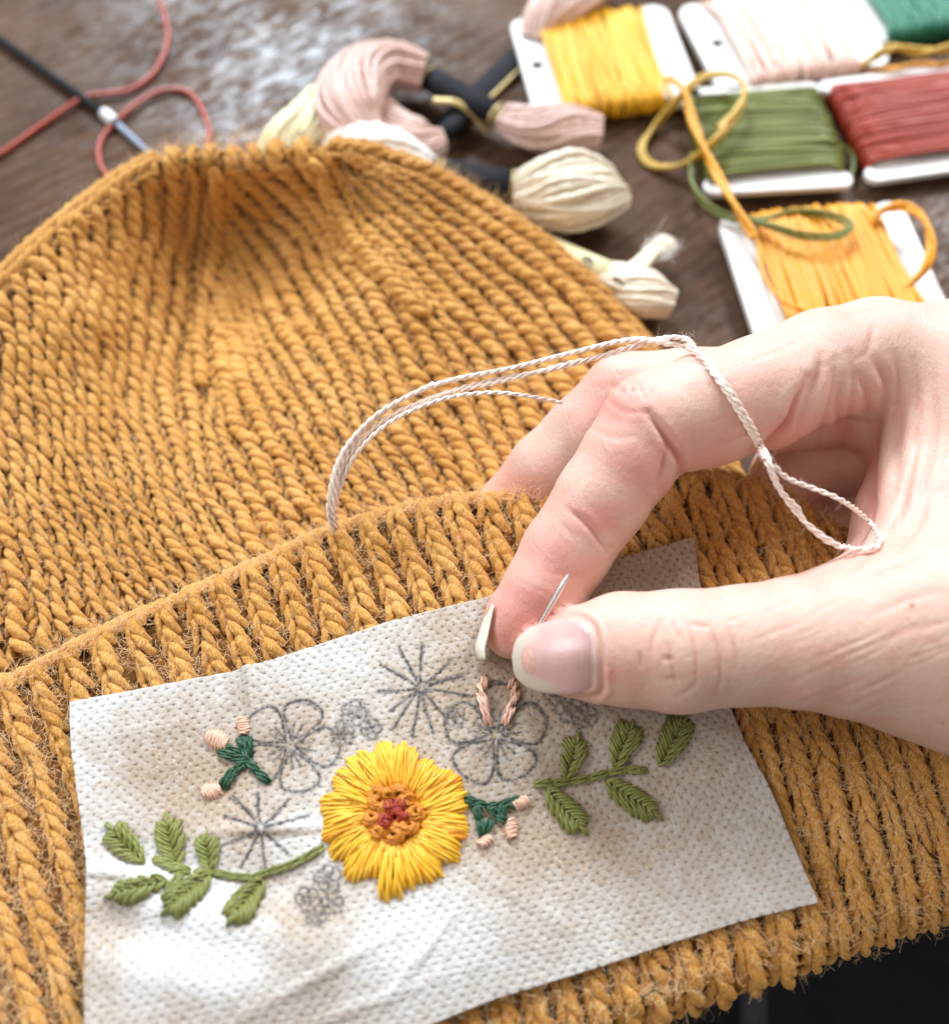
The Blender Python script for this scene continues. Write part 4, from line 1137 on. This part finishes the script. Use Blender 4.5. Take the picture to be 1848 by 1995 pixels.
thread([(660, 1040, 21), (652, 975, 26.5), (678, 892, 31.5), (748, 818, 34.5), (855, 770, 36), (980, 742, 37.2), (1090, 712, 38.2), (1180, 690, 39), (1262, 664, 42), (1325, 658, 46), (1362, 700, None), (1412, 762, None), (1462, 845, None), (1478, 870, None), (1490, 895, 47)])
thread([(648, 1045, 21), (644, 980, 27.3), (668, 884, 32.5), (736, 806, 35.5), (845, 746, 37.2)])
wt = part('working_thread', ac, M_thread)
tag(wt, 'pale pink twisted floss looping from the hat cuff over the bent index finger', 'thread')
TP = np.vstack(TH); ii = rng.integers(0, len(TP), 900)
fibres('thread_fuzz', TP[ii] + rng.normal(0, .25, (900, 3)), norm(rng.normal(size=(900, 3))), wt, plain('pink_fibre', (.9, .75, .65), .7), 1.0, .012, .9)

# ------------------------------------------------------------------ bobbins
def tpt(px, py, z=0.0): return at(float(px), float(py), z)
def bobbin(label, corners, mat, wound, z0=0.3, card_h=1.6, thick=5.5, nloop=30, hole=True, tilt=None, group='floss bobbins on the table', slack=0.9):
    """corners: picture points of the card TL, TR, BR, BL with the flanges along the TL-BL and TR-BR sides; wound = (f0, f1) share of the width that is wound, plus inset of the waist"""
    c4 = [tpt(x_, y_, z0) for x_, y_ in corners]
    o = (c4[0] + c4[1] + c4[2] + c4[3]) / 4
    ux = (c4[1] + c4[2] - c4[0] - c4[3]) / 2; uy = (c4[0] + c4[1] - c4[3] - c4[2]) / 2
    Wd, Ht = np.linalg.norm(ux), np.linalg.norm(uy); ux /= Wd
    uy = uy - (uy @ ux) * ux; uy /= np.linalg.norm(uy)
    root = thing('floss_bobbin', label, 'bobbin', o * [1, 1, 0], group)
    f0, f1, inset = wound
    hw, hh = Wd / 2, Ht / 2
    x0, x1 = -hw + f0 * Wd, -hw + f1 * Wd
    rnd = lambda cx, cy, r, a0, a1: [(cx + r * math.cos(a), cy + r * math.sin(a)) for a in np.linspace(a0, a1, 6)]
    wy = hh - inset * Ht
    rl = min((x0 + hw) * .48, 4.5); rr = min((hw - x1) * .48, 4.5); pi = math.pi
    out = rnd(-hw + rl, hh - rl, rl, pi, pi / 2) + rnd(x0 - rl, hh - rl, rl, pi / 2, 0) + [(x0, wy), (x1, wy)] + rnd(x1 + rr, hh - rr, rr, pi, pi / 2) + rnd(hw - rr, hh - rr, rr, pi / 2, 0) \
        + rnd(hw - rr, -hh + rr, rr, 0, -pi / 2) + rnd(x1 + rr, -hh + rr, rr, -pi / 2, -pi) + [(x1, -wy), (x0, -wy)] + rnd(x0 - rl, -hh + rl, rl, 0, -pi / 2) + rnd(-hw + rl, -hh + rl, rl, -pi / 2, -pi)
    import bmesh
    bm = bmesh.new()
    vs = [bm.verts.new(Vector((o + ux * a_ + uy * b_ - o * [1, 1, 0]) * S) + Vector((0, 0, 2.2 * S))) for a_, b_ in out]
    f = bm.faces.new(vs); f.normal_update()
    if f.normal.z < 0: f.normal_flip()
    r = bmesh.ops.extrude_face_region(bm, geom=[f]); 
    for v_ in r['geom']:
        if isinstance(v_, bmesh.types.BMVert): v_.co.z += card_h * S
    bmesh.ops.recalc_face_normals(bm, faces=bm.faces[:])
    me = bpy.data.meshes.new('card'); bm.to_mesh(me); bm.free(); me.materials.append(M_card)
    co = bpy.data.objects.new('card', me); col.objects.link(co); co.parent = root
    bv = co.modifiers.new('b', 'BEVEL'); bv.width = .35 * S; bv.segments = 2; bv.limit_method = 'ANGLE'
    if hole:
        ac = Acc(); cc_ = o + ux * (x0 - 3.2) + uy * 0.5 + np.array([0, 0, 2.2 + card_h + .06])
        th = np.linspace(0, 2 * pi, 17); ac.grid(np.stack([np.stack([cc_ + (ux * math.cos(a_) + uy * math.sin(a_)) * rr_ for a_ in th]) for rr_ in (.01, 1.5)]))
        part('hole_shade_disc', ac, M_hole, root)  # flat dark disc on the card, its colour standing for the hole's shade
    ac = Acc()
    for layer in range(2):
        for k in range(nloop):
            f_ = (k + .5 + rng.uniform(-.25, .25)) / nloop
            xx = x0 + (x1 - x0) * f_; sk = rng.normal(0, .9) * slack * 2
            th = np.linspace(0, 2 * pi, 25)
            ry = wy + 1.2 + .5 * layer + rng.uniform(-.2, .3) - .8 * abs(f_ - .5) ** 2; rz = thick * .5 * (1 + .12 * layer) * (1 - .6 * abs(f_ - .5) ** 2)
            e = .45
            yy = ry * np.sign(np.cos(th)) * np.abs(np.cos(th)) ** e; zz = rz * np.sign(np.sin(th)) * np.abs(np.sin(th)) ** e
            P = o + ux * (xx + sk * np.cos(th) * .8)[:, None] + uy * yy[:, None] + np.array([0, 0, 1.0]) * (zz + max(2.9, rz * .98) + .15 * rng.normal())[:, None]
            ac.tube(P, (x1 - x0) / nloop * .56, ux, 7, lobes=3, amp=.12, twist=1.0, uo=rng.uniform(0, 30))
    part('wound_floss', ac, mat, root)
    return root, o, ux, uy
Y = floss('egg_yellow_floss', (.86, .46, .02)); OR = floss('orange_floss', (.84, .36, .025)); PK = floss('blush_floss', (.88, .60, .50), .1)
GR = floss('emerald_floss', (.03, .21, .12)); OL = floss('olive_floss', (.165, .19, .035)); RD = floss('brick_red_floss', (.37, .045, .022)); YO = floss('mustard_floss', (.62, .38, .05))
bobbin('white card bobbin wound with egg yellow floss at the left end of the far row', [(1000, 62), (1302, 34), (1352, 222), (1032, 262)], Y, (.17, .80, .07))
bobbin('white card bobbin wound with pale blush floss between the yellow and emerald bobbins', [(1332, 34), (1662, -12), (1690, 150), (1372, 210)], PK, (.19, .80, .06))
bobbin('white card bobbin wound with emerald green floss in the far right corner', [(1640, -40), (1930, -70), (1960, 60), (1690, 112)], GR, (.05, .62, .06), hole=False)
bobbin('white card bobbin wound with olive green floss in the nearer row', [(1560, 176), (1670, 372), (1350, 416), (1338, 205)], OL, (.13, .86, .08), hole=False)
bobbin('white card bobbin wound with brick red floss at the right edge', [(1880, 130), (2010, 330), (1682, 382), (1590, 195)], RD, (.13, .86, .08), hole=False)
bobbin('white card bobbin wound with orange floss lying behind the hand', [(1412, 448), (1762, 412), (1822, 655), (1440, 690)], OR, (.15, .83, .06), nloop=26, hole=False)

# loose floss lying over the bobbins
def loose(name, label, pts, mat, r=.5, n=70, strands=2, group=None, cat='thread', spread=.5):
    ac = Acc()
    for s_ in range(strands):
        a0 = 2 * math.pi * s_ / strands
        p = spline(strand_path(pts), n); T = norm(np.gradient(p, axis=0)); A_ = norm(np.cross(T, [0, 0, 1.0])); B_ = np.cross(A_, T)
        ph = np.linspace(0, 9, n) + a0
        p = p + A_ * (np.cos(ph) * spread * (strands > 1))[:, None] + B_ * (np.sin(ph) * spread * (strands > 1))[:, None]
        ac.tube(p, r, (0, 0, 1), 7, lobes=2, amp=.2, twist=1.2, uo=rng.uniform(0, 30))
    o = part(name, ac, mat); tag(o, label, cat, group); return o
loose('floss_strand', 'straight orange floss strand running from the yellow bobbin to the orange one', [(1300, 150, 9), (1330, 175, 9.5), (1350, 240, 9), (1385, 320, 8.5), (1430, 400, 9), (1468, 462, 8)], OR, .62)
loose('floss_loop', 'yellow floss loop curling beside the lower left of the olive bobbin', [(1445, 200, 10.5), (1420, 240, 10), (1385, 280, 9), (1330, 320, 3), (1270, 322, .8), (1248, 290, .8), (1275, 245, 1.5), (1320, 195, 7), (1365, 152, 9), (1420, 145, 10), (1448, 170, 10.5), (1440, 205, 11), (1400, 250, 10)], YO, .6)
loose('floss_loop', 'orange floss loop standing up from the right of the orange bobbin', [(1690, 440, 6), (1712, 412, 8), (1760, 402, 10), (1800, 430, 10), (1812, 490, 9), (1790, 535, 7), (1745, 568, 5)], OR, .62)
loose('floss_tail', 'olive floss tail trailing under the olive bobbin onto the orange bobbin', [(1350, 300, 4), (1350, 365, 5), (1400, 415, 5.5), (1470, 428, 6), (1540, 412, 6.5), (1610, 418, 8), (1655, 438, 9), (1625, 460, 9.6), (1560, 458, 9.6), (1500, 440, 8.5), (1440, 424, 5)], OL, .45)
loose('floss_tail', 'small olive floss loop beside the right end of the olive bobbin', [(1610, 360, 3), (1650, 350, 2), (1662, 310, 2), (1640, 285, 3), (1622, 300, 5)], OL, .45, strands=1)
loose('floss_strand', 'ochre yellow floss crossing over the emerald bobbin', [(1672, 130, 4), (1700, 112, 6), (1740, 92, 8), (1790, 100, 8), (1860, 92, 8)], YO, .7)
loose('floss_strand', 'golden floss strand lying below the emerald bobbin', [(1660, 158, 2), (1720, 138, 3), (1790, 128, 4), (1880, 126, 4)], OR, .6)
loose('floss_strand', 'single orange strand sagging across the orange bobbin', [(1475, 480, 7), (1488, 540, 7.5), (1530, 590, 7.8), (1600, 612, 7.6)], OR, .45, strands=1)
loose('red_cord', 'thin red cord curling over the wood left of the yellow hat', [(-60, 322, .8), (0, 300, .8), (80, 245, .8), (165, 190, 1.2), (250, 176, 1), (305, 135, .8), (328, 70, .8), (312, 0, .8), (290, -60, .8)], floss('red_cord_fibre', (.46, .07, .035)), .6, strands=1, cat='cord')
loose('red_cord', 'looped end of thin red cord dipping behind the hat crown', [(215, 350, .8), (195, 315, .8), (200, 268, .8), (250, 215, 1.2), (310, 178, 1), (365, 178, .8), (395, 215, .8), (408, 262, .8), (400, 310, .8)], bpy.data.materials['red_cord_fibre'], .6, strands=1, cat='cord')
# black tool with a metal tip
tool = thing('knitting_needle', 'thin black shafted needle with pale collar and silver tip under the red cord', 'needle', tpt(215, 230))
ac = Acc(); ac.tube(spline([tpt(-40, 48, 1.4), tpt(90, 140, 1.4), tpt(205, 222, 1.4)], 20), 1.0, (0, 0, 1), 10); part('shaft', ac, M_black, tool)
ac = Acc(); ac.tube(np.array([tpt(203, 220, 1.4), tpt(214, 229, 1.4), tpt(226, 238, 1.4)]), [1.4, 1.6, 1.3], (0, 0, 1), 10); part('collar', ac, M_card, tool)
ac = Acc(); ac.tube(np.array([tpt(224, 237, 1.0), tpt(262, 272, 1.0), tpt(300, 306, 1.0)]), [.85, .85, .6], (0, 0, 1), 10); part('tip', ac, plain('dull_aluminium', (.22, .25, .30), .55, metallic=.6), tool)

# ------------------------------------------------------------------ skeins of floss
def skein_bundle(parent, pts, radii, mat, n=30, r=.5, name='floss_bundle', flat=.7, tw=1.2, k_=4.2):
    """strands run side by side round an envelope that follows pts; radii in mm"""
    c = spline(strand_path(pts), 46); R = np.interp(np.linspace(0, 1, 46), np.linspace(0, 1, len(radii)), radii)
    R = np.convolve(np.pad(R, 3, 'edge'), np.ones(7) / 7, 'valid')
    T = norm(np.gradient(c, axis=0)); A_ = norm(np.cross(T, [0, 0, 1.0])); B_ = np.cross(A_, T)
    ac = Acc(); tt_ = np.linspace(0, 1, 46)
    for k in range(n):
        a_ = 2 * math.pi * k / n; q = 0.90 + rng.uniform(-.13, .10)
        ph = a_ + tw * tt_ + .15 * np.sin(tt_ * 6 + k)
        P = c + A_ * (np.cos(ph) * R * q)[:, None] + B_ * (np.sin(ph) * R * q * flat)[:, None]
        ac.tube(P, np.clip(R * k_ / n, .25, 1.6), (0, 0, 1), 6, lobes=2, amp=.15, twist=.9, uo=rng.uniform(0, 30))
    ac.tube(c, R * .86, (0, 0, 1), 14, flat=flat)
    return part(name, ac, mat, parent)
def label_tube(parent, p0, p1, r, mat, bands=True, flat=.75):
    a_, b_ = strand_path([p0, p1]); d = b_ - a_
    ac = Acc(); ac.tube(np.array([a_ + d * t_ for t_ in (0, .001, .3, .6, .999, 1)]), [r * .96, r, r, r, r, r * .96], (0, 0, 1), 24, flat=flat)
    o = part('paper_label', ac, mat, parent)
    if bands:
        for t_ in (.06, .12, .90, .96):
            ac = Acc(); ac.tube(np.array([a_ + d * (t_ - .012), a_ + d * (t_ + .012)]), r + .06, (0, 0, 1), 24, flat=flat); part('gold_band', ac, M_gold, o)
    return o
BE_ = floss('beige_pink_floss', (.66, .44, .37), .12); CR = floss('cream_floss', (.80, .70, .54), .1); WH = floss('white_floss', (.90, .88, .84), .05); PY_ = floss('pale_yellow_floss', (.85, .78, .50), .08)
G_SK = 'floss skeins behind the hat'
s1 = thing('floss_skein', 'beige pink floss skein with black label arching behind the hat', 'skein', tpt(830, 200), G_SK)
skein_bundle(s1, [(715, 285, 8), (680, 220, 10), (700, 150, 10), (760, 122, 9), (825, 140, 7)], [4.5, 8.0, 7.6, 6.6, 5.0], BE_, 34, .62)
label_tube(s1, (815, 142, 6), (985, 232, 6), 3.3, M_black)
skein_bundle(s1, [(980, 228, 6), (1040, 250, 6), (1100, 252, 6), (1168, 262, 5)], [3.6, 5.8, 6.2, 4.6], BE_, 30, .6)
s2 = thing('floss_skein', 'cream floss skein with black label pulled into a fat teardrop', 'skein', tpt(1000, 360), G_SK)
label_tube(s2, (840, 338, 9), (1012, 366, 7), 4.2, M_black)
skein_bundle(s2, [(1005, 370, 7), (1060, 368, 8), (1120, 370, 9), (1185, 375, 8), (1212, 378, 6)], [4.6, 8.4, 10.2, 8.0, 2.5], CR, 44, .75, tw=.7)
s3 = thing('floss_skein', 'pale cream skein with yellow paper label beside the hat crown', 'skein', tpt(1200, 550), G_SK)
lb = label_tube(s3, (1045, 478, 5), (1192, 540, 5), 3.3, M_yellowlabel, bands=False, flat=.8)
skein_bundle(s3, [(1180, 535, 5), (1225, 555, 6), (1270, 575, 6), (1308, 590, 5)], [3.2, 4.8, 5.4, 3.2], CR, 30, .6)
skein_bundle(s3, [(1205, 548, 9), (1240, 520, 8), (1270, 490, 6), (1300, 470, 4)], [1.2, 1.7, 1.4, 1.9], CR, 12, .45, name='frayed_end', flat=.5)
fr = at(np.full(90, 1270.0) + rng.normal(0, 12, 90), np.full(90, 492.0) + rng.normal(0, 9, 90), 5.5)
fibres('frayed_fibres', fr, norm(np.stack([rng.normal(1, .5, 90), rng.normal(.8, .5, 90), rng.normal(0, .3, 90)], 1)), s3, plain('white_fibre', (.9, .88, .84), .7), 4.6, .07, .35)
s4 = thing('floss_skein', 'pale yellow floss skein fanning down behind the hat top', 'skein', tpt(600, 250), G_SK)
skein_bundle(s4, [(540, 320, 4), (560, 285, 6), (610, 240, 7), (672, 165, 7)], [5.5, 6.8, 6.6, 3.5], PY_, 34, .5)
s5 = thing('floss_skein', 'bright white floss skein ends lying against the hat top', 'skein', tpt(720, 300), G_SK)
skein_bundle(s5, [(650, 285, 9), (700, 290, 11), (760, 300, 10), (850, 345, 6)], [3.8, 6.0, 5.4, 3.5], WH, 20, .9)
for q in ([(690, 280, 12), (700, 262, 13), (706, 246, 13)], [(725, 280, 12), (728, 262, 13), (742, 248, 13)], [(668, 282, 11), (655, 274, 11)]):
    skein_bundle(s5, q, [2.4, 1.8, 1.0], WH, 6, .7, name='floss_end')
s6 = thing('floss_skein', 'dusky pink floss skein lying flat below the arching beige one', 'skein', tpt(800, 270), G_SK)
skein_bundle(s6, [(742, 195, 5), (770, 245, 5), (815, 278, 5), (862, 275, 4)], [2.2, 4.2, 6.0, 3.0], BE_, 28, .6)
label_tube(s6, (856, 268, 4), (925, 205, 4), 2.4, M_black, bands=False)
s7 = thing('floss_skein', 'blush floss skein hanging in from the top edge beside the yellow bobbin', 'skein', tpt(1060, 20), G_SK)
skein_bundle(s7, [(1150, -60, 6), (1110, -10, 7), (1060, 30, 6), (1035, 80, 3)], [9, 8.0, 5.5, 3], floss('soft_blush_floss', (.82, .58, .50), .08), 20, .8)
# black paper band lying on the table
ac = Acc()
p = spline([tpt(862, 250, .8), tpt(935, 180, 1.2), tpt(1010, 108, 1.0)], 20); T = norm(np.gradient(p, axis=0)); A_ = norm(np.cross(T, [0, 0, 1.0]))
ac.grid(np.array([p + A_ * a_ + np.array([0, 0, h_]) for a_, h_ in ((-3.2, 0), (-1.6, .8), (0, 1.0), (1.6, .8), (3.2, 0))]))
pb = part('paper_band', ac, M_black); tag(pb, 'loose black paper band with gold edge lying left of the yellow bobbin', 'paper band')
ac = Acc(); ac.tube(p + A_ * 3.3 + np.array([0, 0, .2]), .5, (0, 0, 1), 6); part('gold_edge', ac, M_gold, pb)
ac = Acc(); ac.tube(spline([tpt(845, 195, 6.5), tpt(890, 200, 7), tpt(925, 225, 5), tpt(950, 258, 2)], 30), 1.1, (0, 0, 1), 8, flat=.5)
g_ = part('gold_ribbon', ac, M_gold); tag(g_, 'curved gold printed paper strip under the black skein label', 'paper strip')

# printed lettering on the pale labels
def lettering(txt, p, xdir, ydir, size, parent, mat=M_ink):
    cu = bpy.data.curves.new('label_lettering', 'FONT'); cu.body = txt; cu.size = size * S; cu.extrude = .02 * S; cu.align_x = 'CENTER'; cu.align_y = 'CENTER'
    cu.materials.append(mat)
    o = bpy.data.objects.new('label_lettering', cu); col.objects.link(o); o.parent = parent
    from mathutils import Matrix
    xd = Vector(xdir).normalized(); yd = Vector(ydir); yd = (yd - yd.dot(xd) * xd).normalized(); zd = xd.cross(yd)
    m = Matrix((xd, yd, zd)).transposed().to_4x4(); m.translation = Vector((p - root_origin(parent)) * S)
    bpy.context.view_layer.update(); dg_ = bpy.context.evaluated_depsgraph_get()
    me_ = bpy.data.meshes.new_from_object(o.evaluated_get(dg_)); bpy.data.objects.remove(o)
    o = bpy.data.objects.new('label_lettering', me_); col.objects.link(o); o.parent = parent; o.matrix_local = m
    return o
a_ = tpt(1140, 512, 7.9)
dirL = norm(tpt(1192, 540, 5) - tpt(1045, 478, 5)); crs = norm(np.cross([0, 0, 1.0], dirL))
lettering('6E', a_, -crs * 1.0, dirL, 4.2, s3)
lettering('67', tpt(578, 266, 12.6), -norm(tpt(640, 200) - tpt(560, 300)) * [1, 1, 0] + np.array([-.9, 0, 0]), norm(tpt(620, 160) - tpt(578, 266)) * -1, 4.0, s4)

print('TRIS', sum(len(o.data.polygons) * 2 for o in bpy.data.objects if o.type == 'MESH'))
